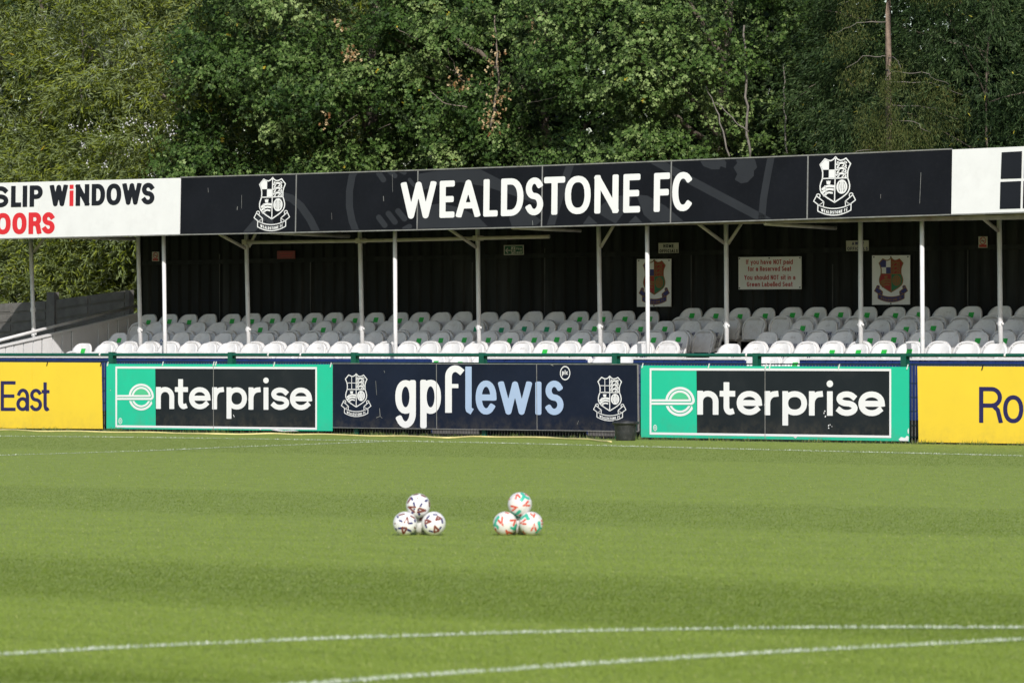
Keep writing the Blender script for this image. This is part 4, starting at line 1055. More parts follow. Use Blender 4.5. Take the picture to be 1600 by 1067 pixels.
# ------------------------------------------------------------------ seats
SH_H, SH_W = .52, .282
def shell_y(x, z): return .14 * (z / SH_H) - .045 * (x / .26) ** 2
def rr_outline(hw_b, hw_t, H, r, n=7):
    """rounded-top outline from bottom right, up and over to bottom left"""
    pts = [(hw_b, 0)]
    pts.append((hw_b + (hw_t - hw_b) * .5, (H - r) * .5))
    for i in range(n + 1):
        t = pi / 2 * i / n
        pts.append((hw_t - r + r * cos(t), H - r + r * .94 * sin(t) + .012 * sin(t) * (1 - cos(t)) ))
    full = pts + [(0, H + .004)] + [(-x, z) for x, z in pts[::-1]]
    return full
def make_shell():
    mb = MB()
    rows = 12; cols = 10
    zs = [0, .06, .14, .22, .29, .34, .38, .415, .445, .47, .49, .505, .515, .52]
    def hw(z):
        b = .215 + (SH_W - .215) * min(1, z / .30)
        if z <= SH_H - .21: return b
        t = min(1, (z - (SH_H - .21)) / .21)
        return b * (.30 + .70 * sqrt(max(0, 1 - t ** 2.15)))
    def grid(dy, sc=1.0):
        k = len(mb.v)
        for z in zs:
            for j in range(cols + 1):
                x = hw(z) * sc * (2 * j / cols - 1)
                mb.v.append((x, shell_y(x, z) + dy, z))
        return k
    a = grid(0); b = grid(.034, .97)
    nr = len(zs); cc = cols + 1
    for i in range(nr - 1):
        for j in range(cols):
            mb.f.append((a + i * cc + j, a + i * cc + j + 1, a + (i + 1) * cc + j + 1, a + (i + 1) * cc + j))
            mb.f.append((b + i * cc + j, b + (i + 1) * cc + j, b + (i + 1) * cc + j + 1, b + i * cc + j + 1))
        mb.f.append((a + i * cc, a + (i + 1) * cc, b + (i + 1) * cc, b + i * cc))
        mb.f.append((a + i * cc + cols, b + i * cc + cols, b + (i + 1) * cc + cols, a + (i + 1) * cc + cols))
    t = (nr - 1) * cc
    for j in range(cols):
        mb.f.append((a + t + j, a + t + j + 1, b + t + j + 1, b + t + j))
        mb.f.append((a + j + 1, a + j, b + j, b + j + 1))
    me = mb.mesh('backrest', M['seat'])
    sm = [True] * (2 * (nr - 1) * cols + 2 * (nr - 1)) + [False] * (2 * cols)
    me.polygons.foreach_set('use_smooth', [False if (abs(p.normal.z) > .9 or abs(p.normal.x) > .9) else True for p in me.polygons])
    return me
PAN_T = SH_H - .165            # top of the tipped-up pan
def make_pan():
    mb = MB(); H = .43; z0 = PAN_T - H
    y0 = -.30
    ol = rr_outline(.24, .28, H, .20); il = rr_outline(.21, .249, H - .032, .175)
    yl_ = lambda z: y0 + .10 * (z / H)
    ring = lambda o_, dy, dz=0.0: [(x, yl_(z) + dy, z0 + z + dz) for x, z in o_]
    A = ring(ol, .012); A2 = ring([(x * .985, z - .004) for x, z in ol], 0); B = ring(il, 0); Cc = ring(il, .035); D = ring(ol, .06)
    n = len(A)
    def strip(p, q):
        k = len(mb.v); mb.v += p + q
        for i in range(n - 1): mb.f.append((k + i, k + i + 1, k + n + i + 1, k + n + i))
    strip(D, A); strip(A, A2); strip(A2, B); strip(B, Cc)
    k = len(mb.v); mb.v += Cc; mb.f.append(tuple(range(k + n - 1, k - 1, -1)))
    k = len(mb.v); mb.v += D; mb.f.append(tuple(range(k, k + n)))
    # raised panel below the ribbed band, with its bright top ledge
    zp = H - .078
    mb.quad_prism([(-.190, yl_(0) + .012, z0 + .0), (.190, yl_(0) + .012, z0 + .0), (.190, yl_(0) + .045, z0 + .0), (-.190, yl_(0) + .045, z0 + .0)],
                  [(-.206, yl_(zp) + .012, z0 + zp), (.206, yl_(zp) + .012, z0 + zp), (.206, yl_(zp) + .045, z0 + zp), (-.206, yl_(zp) + .045, z0 + zp)])
    for i in range(13):
        x = -.150 + .025 * i
        zt = H - .034 - (.018 if abs(x) > .12 else 0)
        mb.quad_prism([(x - .005, yl_(zp) + .008, z0 + zp + .002), (x + .005, yl_(zp) + .008, z0 + zp + .002), (x + .005, yl_(zp) + .04, z0 + zp + .002), (x - .005, yl_(zp) + .04, z0 + zp + .002)],
                      [(x - .005, yl_(zt) + .004, z0 + zt), (x + .005, yl_(zt) + .004, z0 + zt), (x + .005, yl_(zt) + .04, z0 + zt), (x - .005, yl_(zt) + .04, z0 + zt)])
    return mb.mesh('seat_pan', M['seat'])
ME_SHELL, ME_PAN = make_shell(), make_pan()
def hinge_mesh(sx):
    mb = MB(); mb.quad_prism([(sx * .205 - .012, -.30, -.09), (sx * .205 + .012, -.30, -.09), (sx * .205 + .012, .05, -.02), (sx * .205 - .012, .05, -.02)],
                             [(sx * .205 - .012, -.29, -.05), (sx * .205 + .012, -.29, -.05), (sx * .205 + .012, .06, .07), (sx * .205 - .012, .06, .07)])
    return mb.mesh('hinge', M['seat'])
ME_HL, ME_HR = hinge_mesh(-1), hinge_mesh(1)
def sticker_mesh(m):
    mb = MB()
    for i in range(3):
        for j in range(3): pass
    k = 0
    for z in (-.047, 0, .047):
        for x in (-.062, 0, .062):
            xx = x + z * .12; zz = SH_H - .155 + z
            mb.v.append((xx, shell_y(xx, zz) - .004, zz))
    mb.f = [(0, 1, 4, 3), (1, 2, 5, 4), (3, 4, 7, 6), (4, 5, 8, 7)]
    return mb.mesh('sticker', m)
ME_ST, ME_STT = sticker_mesh(M['sticker']), sticker_mesh(M['sticker_teal'])
def stencil_mesh(lines, m):
    mb = MB()
    for txt, x0, x1, zc, hh, w_ in lines:
        for ch, a, b, h_ in words_auto(txt, x0, x1, hh, hh, w_, .03, .014):
            V, Fc = field_faces(*(lambda g: (g[0], *g[1]))(glyph(ch, a, b, h_, w_)), .0055)
            k_ = len(mb.v)
            for x, z in V:
                z2 = SH_H + zc + z; x2 = x + z * .2
                mb.v.append((x2, shell_y(x2, z2) - .003, z2))
            mb.f += [tuple(i + k_ for i in q) for q in Fc]
    return mb.mesh('lettering', m)
ME_HOME = stencil_mesh([('HOME', -.105, .115, -.285, .072, .013), ('OFFICIALS', -.17, .18, -.395, .072, .012)], M['stencil'])
ME_AWAY = stencil_mesh([('AWAY', -.105, .115, -.285, .072, .013), ('OFFICIALS', -.17, .18, -.395, .072, .012)], M['stencil'])
def scuff(m, sd):
    mb = MB(); r2 = random.Random(sd); xo = r2.uniform(-.06, .03)
    for i in range(r2.randint(9, 26)):
        x = xo + r2.uniform(-.03, .12) * r2.uniform(.4, 1.1); z = SH_H - .10 + r2.uniform(-.016, .016); a = r2.uniform(-.5, 1.4); L = r2.uniform(.006, .018)
        k_ = len(mb.v)
        for dx, dz in ((0, 0), (L * cos(a), L * sin(a)), (L * cos(a) - .003 * sin(a), L * sin(a) + .003 * cos(a)), (-.003 * sin(a), .003 * cos(a))):
            mb.v.append((x + dx, shell_y(x + dx, z + dz) - .0025, z + dz))
        mb.f.append((k_, k_ + 1, k_ + 2, k_ + 3))
    return mb.mesh('scuff', m)
ME_SCUFF = [scuff(M['scuff'], q) for q in range(7)]
def blue_mark():
    return stencil_mesh([('N', -.02, .07, -.20, .07, .014), ('E', .08, .12, -.20, .07, .014), ('N', -.02, .04, -.27, .05, .014)], M['stencil_blue'])
ME_BLUE = blue_mark()

ROWS = {
 'E': '233g 265g 296.5g 327s 363.5g 395g 426g 459g 492g 524g 556g 588g 625g 658g 691 725 764 798 835 869 906g 943g 978g 1015g | 1082g 1119g 1158g 1196g 1238g 1276g 1315g 1355g 1399g 1437g 1478s 1519g 1565 1607',
 'D': '243 277 309 341 373 407g 439 471 506g 539 573 607 642 675 710 744t 784t 820t 855t 891g 929g 966g 1002gH 1039gH 1081H 1117H | 1256gA 1294A 1335A 1375A 1418g 1458g 1499s 1540 1585 1626',
 'C': '187g 220 252b 284 317 350 382 415 450 484 517 551 586 622H 656g 690g 726g 763g 797gH 834g 871g 908g 945H 982H 1022g 1061gH | 1200A 1239A 1279A 1318A 1360g 1397gH 1441g 1483s 1528g 1571g 1613',
 'B': '130g 164 197 230 263 295 326 358 393 427 462 496 531 565 600 636 672 707 742 779 816 852g 889H 925H 964H 1003H | 1141A 1181A 1220A 1260A 1301g 1341g 1382g 1421g 1470 1514 1557 1600',
 'A': '646 682g 719g 755 | 907 944H 981 1018 | 1166 1204A 1243g 1282',
}
ONES = 'zeroth first second third fourth fifth sixth seventh eighth ninth tenth eleventh twelfth thirteenth fourteenth fifteenth sixteenth seventeenth eighteenth nineteenth'.split()
def ordinal(n):
    if n < 20: return ONES[n]
    t = {2: 'twent', 3: 'thirt', 4: 'fort'}[n // 10]
    return t + 'ieth' if n % 10 == 0 else t + 'y-' + ONES[n % 10]
ROWNAME = {'E': 'top row', 'D': 'second row from top', 'C': 'third row from top', 'B': 'sunlit row above the rail', 'A': 'row seen under the rail'}
for r_, txt in ROWS.items():
    n_ = 0
    for tok in txt.split():
        if tok == '|': continue
        n_ += 1
        num = ''.join(c for c in tok if c.isdigit() or c == '.'); fl_ = tok[len(num):]
        x = float(num) - 1.0
        v = ROWV[r_]
        s_, _ = on_v(x, 500, v + .09)
        look = 'white seat'
        if 't' in fl_: look = 'white seat with teal sticker'
        elif 'g' in fl_: look = 'white seat with green sticker'
        elif 'b' in fl_: look = 'white seat with blue scrawl'
        elif 's' in fl_: look = 'scuffed white seat'
        else: look = 'plain white seat'
        if 'H' in fl_ or 'A' in fl_: look = 'white seat with green sticker and navy stencil' if 'g' in fl_ else 'white seat with navy stencil'
        zt = ROWZ[r_] + (.055 if r_ == 'E' and x > 1040 else 0) + (.02 * max(0, min(1, (x - 300) / 350)) if r_ == 'E' else 0) + random.uniform(-.006, .006)
        t = thing('tip_up_seat', f'{look}, {ordinal(n_)} from left in {ROWNAME[r_]}', 'seat', float(s_), v, zt - SH_H, 'tip-up seats in the stand')
        t.rotation_euler = (random.uniform(-.02, .02), random.uniform(-.012, .012), TH + random.uniform(-.03, .03))
        def sub(name, me):
            o = bpy.data.objects.new(name, me); COL.objects.link(o); o.parent = t; return o
        sub('backrest', ME_SHELL)
        pn = sub('seat_pan', ME_PAN); pn.location = (0, random.uniform(-.012, .012), random.uniform(-.008, .004)); 
        sub('hinge', ME_HL); sub('hinge', ME_HR)
        if 'g' in fl_ or 't' in fl_:
            k_ = sub('sticker', ME_STT if 't' in fl_ else ME_ST); k_.location = (random.uniform(-.012, .012), 0, random.uniform(-.012, .01)); k_.location.y = .14 / SH_H * k_.location.z - .001
        if 'H' in fl_: sub('lettering', ME_HOME)
        if 'A' in fl_: sub('lettering', ME_AWAY)
        if 'b' in fl_: sub('lettering', ME_BLUE)
        if 'A' in fl_ or 's' in fl_ or (random.random() < .05):
            o = sub('scuff', random.choice(ME_SCUFF)); o['kind'] = 'stuff'

# ------------------------------------------------------------------ signs on the back wall
VS = V_WALL - 0.085
def wall_sign(name, label, quad, m, off=.0):
    v = VS - off
    c = [(float(a), float(b)) for a, b in (on_v(x, y, v) for x, y in quad)]
    t = thing(name, label, 'sign', (c[0][0] + c[1][0]) / 2, v, c[0][1])
    MB().panel(c, v, v + .012).build('panel', m, t)
    return t, v
def sign_text(t, v, txt, x0, x1, ybase, cap, xh, w, m, slope=-.004, **kw):
    return printed('lettering', line_of(words_auto(txt, x0, x1, cap, xh, w), w), v, m, t, base=(x0, ybase, x1, ybase + slope * (x1 - x0)), gain=0, h=.35, off=.004, **kw)
def screws(t, v, pts):
    for x, y in pts:
        s_, z_ = on_v(x, y, v); MB().box(float(s_) - .012, float(s_) + .012, v - .008, v - .0005, float(z_) - .012, float(z_) + .012).build('screw', M['dark_ink'], t)
rs, v = wall_sign('notice_sign', 'white notice with four lines of dark red lettering about reserved seats', [(1154, 452.3), (1252, 451.8), (1252, 400.8), (1153.8, 402)], M['white_sign'])
for txt, x0, x1, yb_ in (('If you have NOT paid', 1165.8, 1238.7, 413.2), ('for a Reserved Seat', 1168.6, 1236.3, 423.8), ('You should NOT sit in a', 1163, 1242.8, 437.4), ('Green Labelled Seat', 1167, 1238.4, 448)):
    sign_text(rs, v, txt, x0, x1, yb_, 7.4, 5.5, 1.15, M['sign_red'])
screws(rs, v, [(1155.5, 404.3), (1202, 403.5), (1250, 403), (1155.5, 450), (1250, 449)])
ho, v = wall_sign('small_sign', 'small cream sign with dark lettering for the home side', [(1029, 395.8), (1060, 395.3), (1060, 379.3), (1028.8, 380)], M['cream_sign'])
sign_text(ho, v, 'HOME', 1036.5, 1052.5, 387.2, 5.4, 5.4, 1.2, M['dark_ink']); sign_text(ho, v, 'OFFICIALS', 1030.5, 1059, 394.8, 5.2, 5.2, 1.1, M['dark_ink'])
ao, v = wall_sign('small_sign', 'small cream sign with navy lettering for the away side, behind a post', [(1322.3, 392.5), (1357, 391.8), (1357, 375.6), (1322, 376.3)], M['cream_sign'])
sign_text(ao, v, 'AWAY', 1331, 1350, 383.2, 5.4, 5.4, 1.2, M['navy_ink']); sign_text(ao, v, 'OFFICIALS', 1323.8, 1355.8, 391.2, 5.2, 5.2, 1.1, M['navy_ink'])
def poster(label, x0, x1, yt, yb_, cx0, cx1, cy0, cy1):
    t, v = wall_sign('crest_poster', label, [(x0, yb_), (x1, yb_ - .4), (x1, yt - .4), (x0, yt)], M['white_sign'])
    hp = cy1 - cy0
    for nm, keys, m, off in (('red_quarters', ['tr', 'bl'], 'crest_red', .003), ('green_quarter', ['br'], 'crest_green', .003), ('blue_checks', ['check'], 'crest_blue', .003), ('ribbon', ['ribfill'], 'crest_blue', .003),
                             ('gold_linework', ['outline', 'cross', 'lions', 'crown', 'sabres', 'ball', 'rib', 'text'], 'crest_gold', .0065)):
        crest_print(nm, keys, cx0, cx1, cy1, -.002, hp, v, M[m], t, off, h=.8)
    screws(t, v, [(x0 + 3, yt + 2.5), ((x0 + x1) / 2, yt + 2.3), (x1 - 3, yt + 2), ((x0 + x1) / 2, yb_ - 2)])
poster('white poster of the red, blue and green crest, partly behind a white post', 995.2, 1048.5, 405, 479.4, 998, 1046.5, 406, 476)
poster('white poster of the red, blue and green crest hung clear between two posts', 1362.6, 1421.7, 399.3, 476.3, 1365.8, 1418.8, 402.7, 472.3)
def no_smoking(label, x0, x1, yt, yb_):
    t, v = wall_sign('prohibition_sign', label, [(x0, yb_), (x1, yb_), (x1, yt), (x0, yt)], M['cream_sign'])
    cx_, cy_ = (x0 + x1) / 2, yt + (yb_ - yt) * .38; r_ = (x1 - x0) * .32
    ry_ = r_ * 1.25
    sh = [((lambda X, Y: np.abs(np.hypot(X - cx_, (Y + cy_) / 1.25) - r_) - .5), (x0, x1, -cy_ - ry_ - 2, -cy_ + ry_ + 2)), stroke_shape([(cx_ - r_ * .7, -cy_ + ry_ * .7), (cx_ + r_ * .7, -cy_ - ry_ * .7)], .9)]
    printed('symbol', sh, v, M['sign_red'], t, base=(0, 0, 1600, 0), gain=0, h=.3, off=.003)
    printed('cigarette_symbol', [stroke_shape([(cx_ - r_ * .6, -cy_ - .3), (cx_ + r_ * .55, -cy_ - .3)], 1.0)], v, M['dark_ink'], t, base=(0, 0, 1600, 0), gain=0, h=.3, off=.002)
    y0 = yt + (yb_ - yt) * .72
    printed('red_band', raw_shapes([('p', [(x0 + 1, y0), (x1 - 1, y0), (x1 - 1, yb_ - .8), (x0 + 1, yb_ - .8)], 0)]), v, M['sign_red'], t, base=(0, 0, 1600, 0), gain=0, h=.6, off=.003)
no_smoking('small no smoking sign on the wall near the stand end, beside a post', 237.6, 248.2, 393.6, 408.2)
no_smoking('small no smoking sign on the wall under the white window symbol sign', 1528.8, 1542.6, 369.6, 387.2)
fd, v = wall_sign('faded_sign', 'small faded red sign on the black wall under the horizontal pipe', [(433, 404.6), (461, 404.3), (461, 392), (433, 392.3)], M['faded_red'])
printed('lettering', line_of(words_auto('NO SMOKING'.replace('K', 'H').replace('G', 'G'), 436, 458, 3, 3, .6), .6) if False else [stroke_shape([(437, -396.3), (457, -396.1)], .9), stroke_shape([(439, -400.2), (455, -400)], .9)], v, M['sign_red'], fd, base=(0, 0, 1600, 0), gain=0, h=.3, off=.003)
fe, v = wall_sign('exit_sign', 'green fire exit sign with arrow and running figure on the black wall', [(787.3, 398.6), (818, 398.2), (818, 383), (787.2, 383.3)], M['cream_sign'])
printed('green_field', raw_shapes([('p', [(788.6, 384.6), (816.8, 384.3), (816.8, 397), (788.6, 397.3)], 0)]), v, M['exit_green'], fe, base=(0, 0, 1600, 0), gain=0, h=.6, off=.002)
arrow = [stroke_shape([(790.5, -391.6), (797.3, -391.5)], 1.5), stroke_shape([(793.2, -388.3), (790.2, -391.6), (793.4, -395)], 1.4), poly_shape([(798.6, -385.8), (805.2, -385.7), (805.2, -396.6), (798.6, -396.8)])]
printed('arrow', arrow, v, M['cream_sign'], fe, base=(0, 0, 1600, 0), gain=0, h=.3, off=.004)
man = [stroke_shape([(802.2, -387.4), (802.3, -387.5)], 1.6), stroke_shape([(802, -389), (801.2, -392), (803.6, -394), (803, -396.4)], 1.1), stroke_shape([(801.2, -392), (799.4, -395.2)], 1.1), stroke_shape([(799.6, -390.6), (801.8, -389.4), (804.2, -391.2)], .8)]
printed('running_figure', man, v, M['exit_green'], fe, base=(0, 0, 1600, 0), gain=0, h=.25, off=.006)
sign_text(fe, v, 'Fire', 807, 815.2, 390.6, 4.0, 2.9, .75, M['cream_sign']); sign_text(fe, v, 'exit', 807, 815.4, 396.2, 4.0, 3.1, .75, M['cream_sign'])

# ------------------------------------------------------------------ concrete panel fence beyond the stand's end
VC = 8.0
cf = thing('concrete_fence', 'grey concrete slab fence stepping up beyond the end of the stand', 'fence', float(on_v(82, 500, VC)[0]), VC, 0)
def cpost(x0, x1, yt):
    s0, z1 = on_v(x0, yt, VC); s1, _ = on_v(x1, yt, VC)
    MB().box(float(s0), float(s1), VC - .07, VC + .07, 0, float(z1)).build('post', M['concrete'], cf)
def bay(xa, xb, ya, yb_, cuts):
    """rows of slabs under a sloping top"""
    ed = [xa] + cuts + [xb]
    for q in range(len(ed) - 1):
        for r_ in range(8):
            g = .12
            l0, l1 = ed[q] + g, ed[q + 1] - g
            ft = lambda x: ya + (yb_ - ya) * (x - xa) / (xb - xa)
            st_ = 15.6
            c = [(l0, ft(l0) + st_ * (r_ + 1) - g), (l1, ft(l1) + st_ * (r_ + 1) - g), (l1, ft(l1) + st_ * r_ + g * (r_ > 0)), (l0, ft(l0) + st_ * r_ + g * (r_ > 0))]
            c = [(float(a), float(b)) for a, b in (on_v(x, y, VC) for x, y in c)]
            dp = random.uniform(0, .012)
            o = MB().panel(c, VC - .02 - dp, VC + .03).build('slab', M['concrete'], cf)
            # sunk face of the slab leaves a raised margin
            cc = [(c[i][0] + (.07 if i in (0, 3) else -.07), c[i][1] + (.035 if i < 2 else -.035)) for i in range(4)]
            MB().panel(cc, VC - .034 - dp, VC - .0205 - dp).build('slab_face', M['concrete'], o)
bay(-130, -72, 480, 477.5, [-100]); cpost(-72, -62, 462)
bay(-62, 76.5, 479, 470, [21.5]); cpost(76.5, 88.5, 456.5)
bay(88.5, 199.5, 468.5, 453.8, [142.3]); cpost(199.5, 205.5, 453.2)

# ------------------------------------------------------------------ bucket, hose
bx_, by_ = on_ground(977.5, 688.2)
s_, v_ = sv_of(bx_, by_)
bk = thing('bucket', 'black rubber bucket on the grass before the navy board end', 'bucket', s_, v_, 0)
MB().lathe((s_, v_, 0), [(0.0, .002), (.165, .002), (.170, .015), (.190, .16), (.203, .285), (.206, .30), (.200, .30), (.165, .02), (0, .018)], 28).build('body', M['bucket'], bk, smooth=True)
MB().lathe((s_, v_, 0), [(.2085, .285), (.235, .292), (.238, .318), (.229, .335), (.214, .338), (.202, .325), (.2085, .285)], 28).build('rim', M['bucket'], bk, smooth=True)
MB().tube([(s_ - .22, v_ - .05, .325), (s_ - .12, v_ - .17, .352), (s_ + .02, v_ - .19, .36), (s_ + .14, v_ - .15, .348), (s_ + .235, v_ - .03, .325)], .009, 6).build('handle', M['bucket'], bk, smooth=True)
for sg in (-1, 1): MB().box(s_ + sg * .225 - .03, s_ + sg * .225 + .03, v_ - .05, v_ + .03, .295, .33).build('handle_lug', M['bucket'], bk)
hp = [on_ground(x, y, .02) for x, y in ((-140, 668.6), (0, 671.6), (60, 673.6), (160, 674.8), (250, 676.2), (330, 678.4), (420, 678.0), (480, 678.8), (600, 681.2), (700, 683.8), (760, 682.4), (860, 684.2), (920, 687.0), (955, 690.2))]
hs = []
for i in range(len(hp) - 1):
    for t_ in range(6):
        f = t_ / 6; a, b = hp[i], hp[i + 1]; f2 = f * f * (3 - 2 * f) * .5 + f * .5
        X_, Y_ = a[0] + (b[0] - a[0]) * f, a[1] + (b[1] - a[1]) * f2
        q = sv_of(X_, Y_); hs.append((q[0], min(q[1], -.22), .026 + .006 * sin(len(hs) * .9)))
q = sv_of(*hp[-1]); hs.append((q[0], q[1], .022))
mbh = MB(); mbh.tube(hs, .0145, 8)
ho_ = mbh.build('hose', M['hose'], None, smooth=True, label='yellow garden hose lying on the grass along the foot of the boards', cat='hose')

# ------------------------------------------------------------------ footballs
def ball_mesh(r):
    mb = MB(); nu, nv = 40, 24
    prof = [(r * sin(pi * i / nv), -r * cos(pi * i / nv)) for i in range(nv + 1)]
    mb.lathe((0, 0, 0), [(max(a, 1e-5), b) for a, b in prof], nu)
    return mb.mesh('cover', None, smooth=True)
RB = .109
def on_ball(shapes, name, m, parent, back=True):
    V, Fc = shapes_faces(shapes, .045, merge=False)
    mb = MB()
    for flip in ((0, 1) if back else (0,)):
        k_ = len(mb.v)
        for x, y in V:
            rr = math.hypot(x, y)
            if rr > .985: x, y = x * .985 / rr, y * .985 / rr
            d = sqrt(max(0, 1 - x * x - y * y)); q = RB * 1.004
            mb.v.append((x * q, -d * q, y * q) if not flip else (-x * q, d * q, y * q))
        mb.f += [tuple(i + k_ for i in f) for f in Fc]
    me = mb.mesh(name, m, smooth=True)
    o = bpy.data.objects.new(name, me); COL.objects.link(o); o.parent = parent
    return o
def football(label, X, Y, Z, sets, worn, group, yaw=0):
    t = bpy.data.objects.new('football', None); COL.objects.link(t)
    t.location = (X, Y, Z); t.rotation_euler = (0, 0, yaw)
    finish(t, None, label, 'football', group)
    me = ball_mesh(RB); me.materials.append(M['ball_worn' if worn else 'ball'])
    o = bpy.data.objects.new('cover', me); COL.objects.link(o); o.parent = t
    for nm, m, cx_, cy_, Rr, segs_ in sets:
        sh = []
        for w_, pts in segs_:
            sh.append(stroke_shape([((x - cx_) / Rr, (cy_ - y) / Rr) for x, y in pts], w_ * (1.3 if 'navy' in m or 'brown' in m else 1.12) / Rr, 'r'))
        on_ball(sh, nm, M[m], t)['kind'] = 'stuff'
    return t
S2 = lambda w_, *p: (w_, [(p[i], p[i + 1]) for i in range(0, len(p), 2)])
b1 = (562, 355, 262); b2 = (312, 760, 258); b3 = (905, 745, 255); b4 = (652, 380, 262); b5 = (325, 800, 255); b6 = (858, 800, 262)
br1 = [S2(30, 355, 380, 505, 380), S2(34, 375, 395, 480, 485), S2(34, 605, 410, 715, 450), S2(36, 720, 455, 560, 490), S2(26, 335, 290, 400, 190), S2(24, 798, 260, 808, 370), S2(22, 460, 118, 560, 103), S2(22, 630, 125, 730, 165), S2(20, 550, 195, 560, 195), S2(18, 580, 400, 555, 450)]
nv1 = [S2(32, 472, 290, 484, 340), S2(32, 642, 310, 612, 360), S2(34, 420, 190, 442, 220), S2(34, 722, 250, 752, 240), S2(38, 448, 500, 428, 518), S2(38, 580, 515, 590, 542), S2(30, 482, 425, 483, 426), S2(28, 576, 440, 577, 441)]
br2 = [S2(24, 358, 620, 300, 728), S2(26, 362, 620, 385, 745), S2(34, 250, 835, 275, 960), S2(30, 345, 860, 288, 960), S2(30, 255, 832, 345, 842), S2(22, 185, 575, 300, 548), S2(22, 430, 588, 520, 640), S2(20, 100, 745, 103, 755), S2(24, 515, 830, 525, 850)]
nv2 = [S2(30, 200, 682, 250, 705), S2(32, 408, 745, 458, 742), S2(34, 178, 850, 222, 850), S2(36, 378, 882, 430, 910), S2(28, 155, 600, 163, 622), S2(30, 520, 680, 526, 708), S2(26, 120, 862, 133, 885), S2(30, 448, 965, 463, 960), S2(26, 300, 855, 303, 857)]
br3 = [S2(34, 762, 660, 850, 690), S2(30, 850, 692, 735, 735), S2(24, 735, 665, 728, 740), S2(28, 992, 585, 952, 662), S2(32, 955, 662, 1058, 630), S2(22, 995, 585, 1055, 622), S2(30, 932, 785, 922, 915), S2(34, 942, 795, 1015, 878), S2(28, 925, 918, 1015, 890)]
nv3 = [S2(26, 768, 628, 815, 575), S2(22, 900, 548, 972, 552), S2(28, 1078, 645, 1092, 718), S2(28, 738, 765, 758, 815), S2(26, 820, 885, 888, 905), S2(26, 1032, 848, 1062, 812)]
rd4 = [S2(34, 605, 172, 655, 225), S2(30, 577, 185, 565, 255), S2(38, 465, 415, 560, 432), S2(16, 560, 432, 612, 436), S2(36, 495, 508, 545, 470), S2(16, 545, 470, 598, 440), S2(38, 828, 312, 785, 360), S2(18, 785, 360, 718, 404), S2(36, 855, 402, 795, 400), S2(16, 795, 402, 720, 408), S2(22, 770, 155, 830, 190), S2(22, 395, 300, 430, 260), S2(30, 650, 608, 680, 605)]
tl4 = [S2(50, 690, 140, 745, 195), S2(62, 745, 200, 690, 285), S2(40, 660, 275, 690, 300), S2(40, 760, 215, 845, 255), S2(60, 650, 525, 610, 555), S2(44, 600, 575, 540, 600), S2(36, 530, 595, 465, 545)]
rd5 = [S2(36, 265, 665, 258, 750), S2(16, 262, 750, 285, 830), S2(38, 180, 718, 230, 775), S2(16, 230, 775, 285, 835), S2(36, 435, 727, 500, 720), S2(34, 540, 715, 500, 825), S2(36, 348, 935, 370, 1010), S2(36, 385, 965, 465, 995), S2(34, 120, 905, 130, 955), S2(30, 145, 982, 190, 1002), S2(20, 330, 560, 400, 580)]
tl5 = [S2(46, 185, 655, 135, 730), S2(40, 130, 740, 110, 810), S2(40, 110, 815, 85, 835), S2(44, 115, 815, 172, 860), S2(40, 172, 860, 172, 885), S2(56, 555, 830, 515, 910), S2(46, 510, 905, 455, 880)]
rd6 = [S2(34, 738, 702, 690, 745), S2(16, 690, 745, 620, 780), S2(36, 745, 798, 690, 795), S2(14, 690, 795, 622, 786), S2(26, 850, 582, 900, 620), S2(14, 900, 620, 920, 670), S2(32, 938, 592, 925, 640), S2(34, 868, 935, 900, 880), S2(14, 905, 870, 930, 785), S2(38, 968, 940, 948, 880), S2(14, 945, 870, 932, 785), S2(28, 690, 965, 735, 1022), S2(26, 1085, 720, 1100, 750), S2(30, 1092, 800, 1105, 805)]
tl6 = [S2(60, 760, 610, 790, 680), S2(44, 785, 690, 820, 690), S2(40, 745, 612, 640, 690), S2(54, 1030, 765, 1038, 820), S2(44, 1040, 830, 1048, 885), S2(40, 1045, 890, 975, 985), S2(32, 1055, 885, 1105, 910)]
ga, gb = 'pile of white balls with navy marks', 'pile of white balls with teal marks'
zb0 = RB - .004
LX = lambda x, Y: (x - CX) / FP * Y
Yb = 51.1
dL = LX(677.5, Yb) - LX(633, Yb)
mk = lambda b, br, nv: [('brown_marking', 'brown_mark', *b, br), ('navy_marking', 'navy_mark', *b, nv)]
mk2 = lambda b, rd, tl: [('red_marking', 'red_mark', *b, rd), ('teal_marking', 'teal_mark', *b, tl)]
football('white ball with navy and brown marks, front one nearest the far pile-less side', LX(633, Yb), Yb, zb0, mk(b2, br2, nv2), False, ga)['label'] = 'white ball with navy dashes, lower left of the navy and brown pile'
football('x', LX(677.5, Yb), Yb, zb0, mk(b3, br3, nv3), False, ga)['label'] = 'white ball with navy dashes, lower right of the navy and brown pile'
football('x', (LX(633, Yb) + LX(677.5, Yb)) / 2 + .008, Yb + dL * .87, zb0, mk(b1, br1, nv1), False, ga, 1.1)['label'] = 'white ball half hidden between the two front balls of the navy pile'
ht = sqrt((2 * RB) ** 2 - (dL / sqrt(3)) ** 2)
football('x', LX(653.2, Yb), Yb + dL * .29, zb0 + ht, mk(b1, br1, nv1), False, ga)['label'] = 'white ball with navy dashes, topmost of the navy and brown pile'
dR = LX(829.5, Yb) - LX(789.3, Yb)
football('x', LX(789.3, Yb), Yb, zb0, mk2(b5, rd5, tl5), True, gb)['label'] = 'scuffed white ball with red and teal marks, lower left of its pile'
football('x', LX(829.5, Yb), Yb, zb0, mk2(b6, rd6, tl6), True, gb)['label'] = 'scuffed white ball with red and teal marks, lower right of its pile'
football('x', (LX(789.3, Yb) + LX(829.5, Yb)) / 2, Yb + dR * .87, zb0, mk2(b4, rd4, tl4), True, gb, 2.0)['label'] = 'scuffed white ball hidden behind the two front balls of the teal pile'
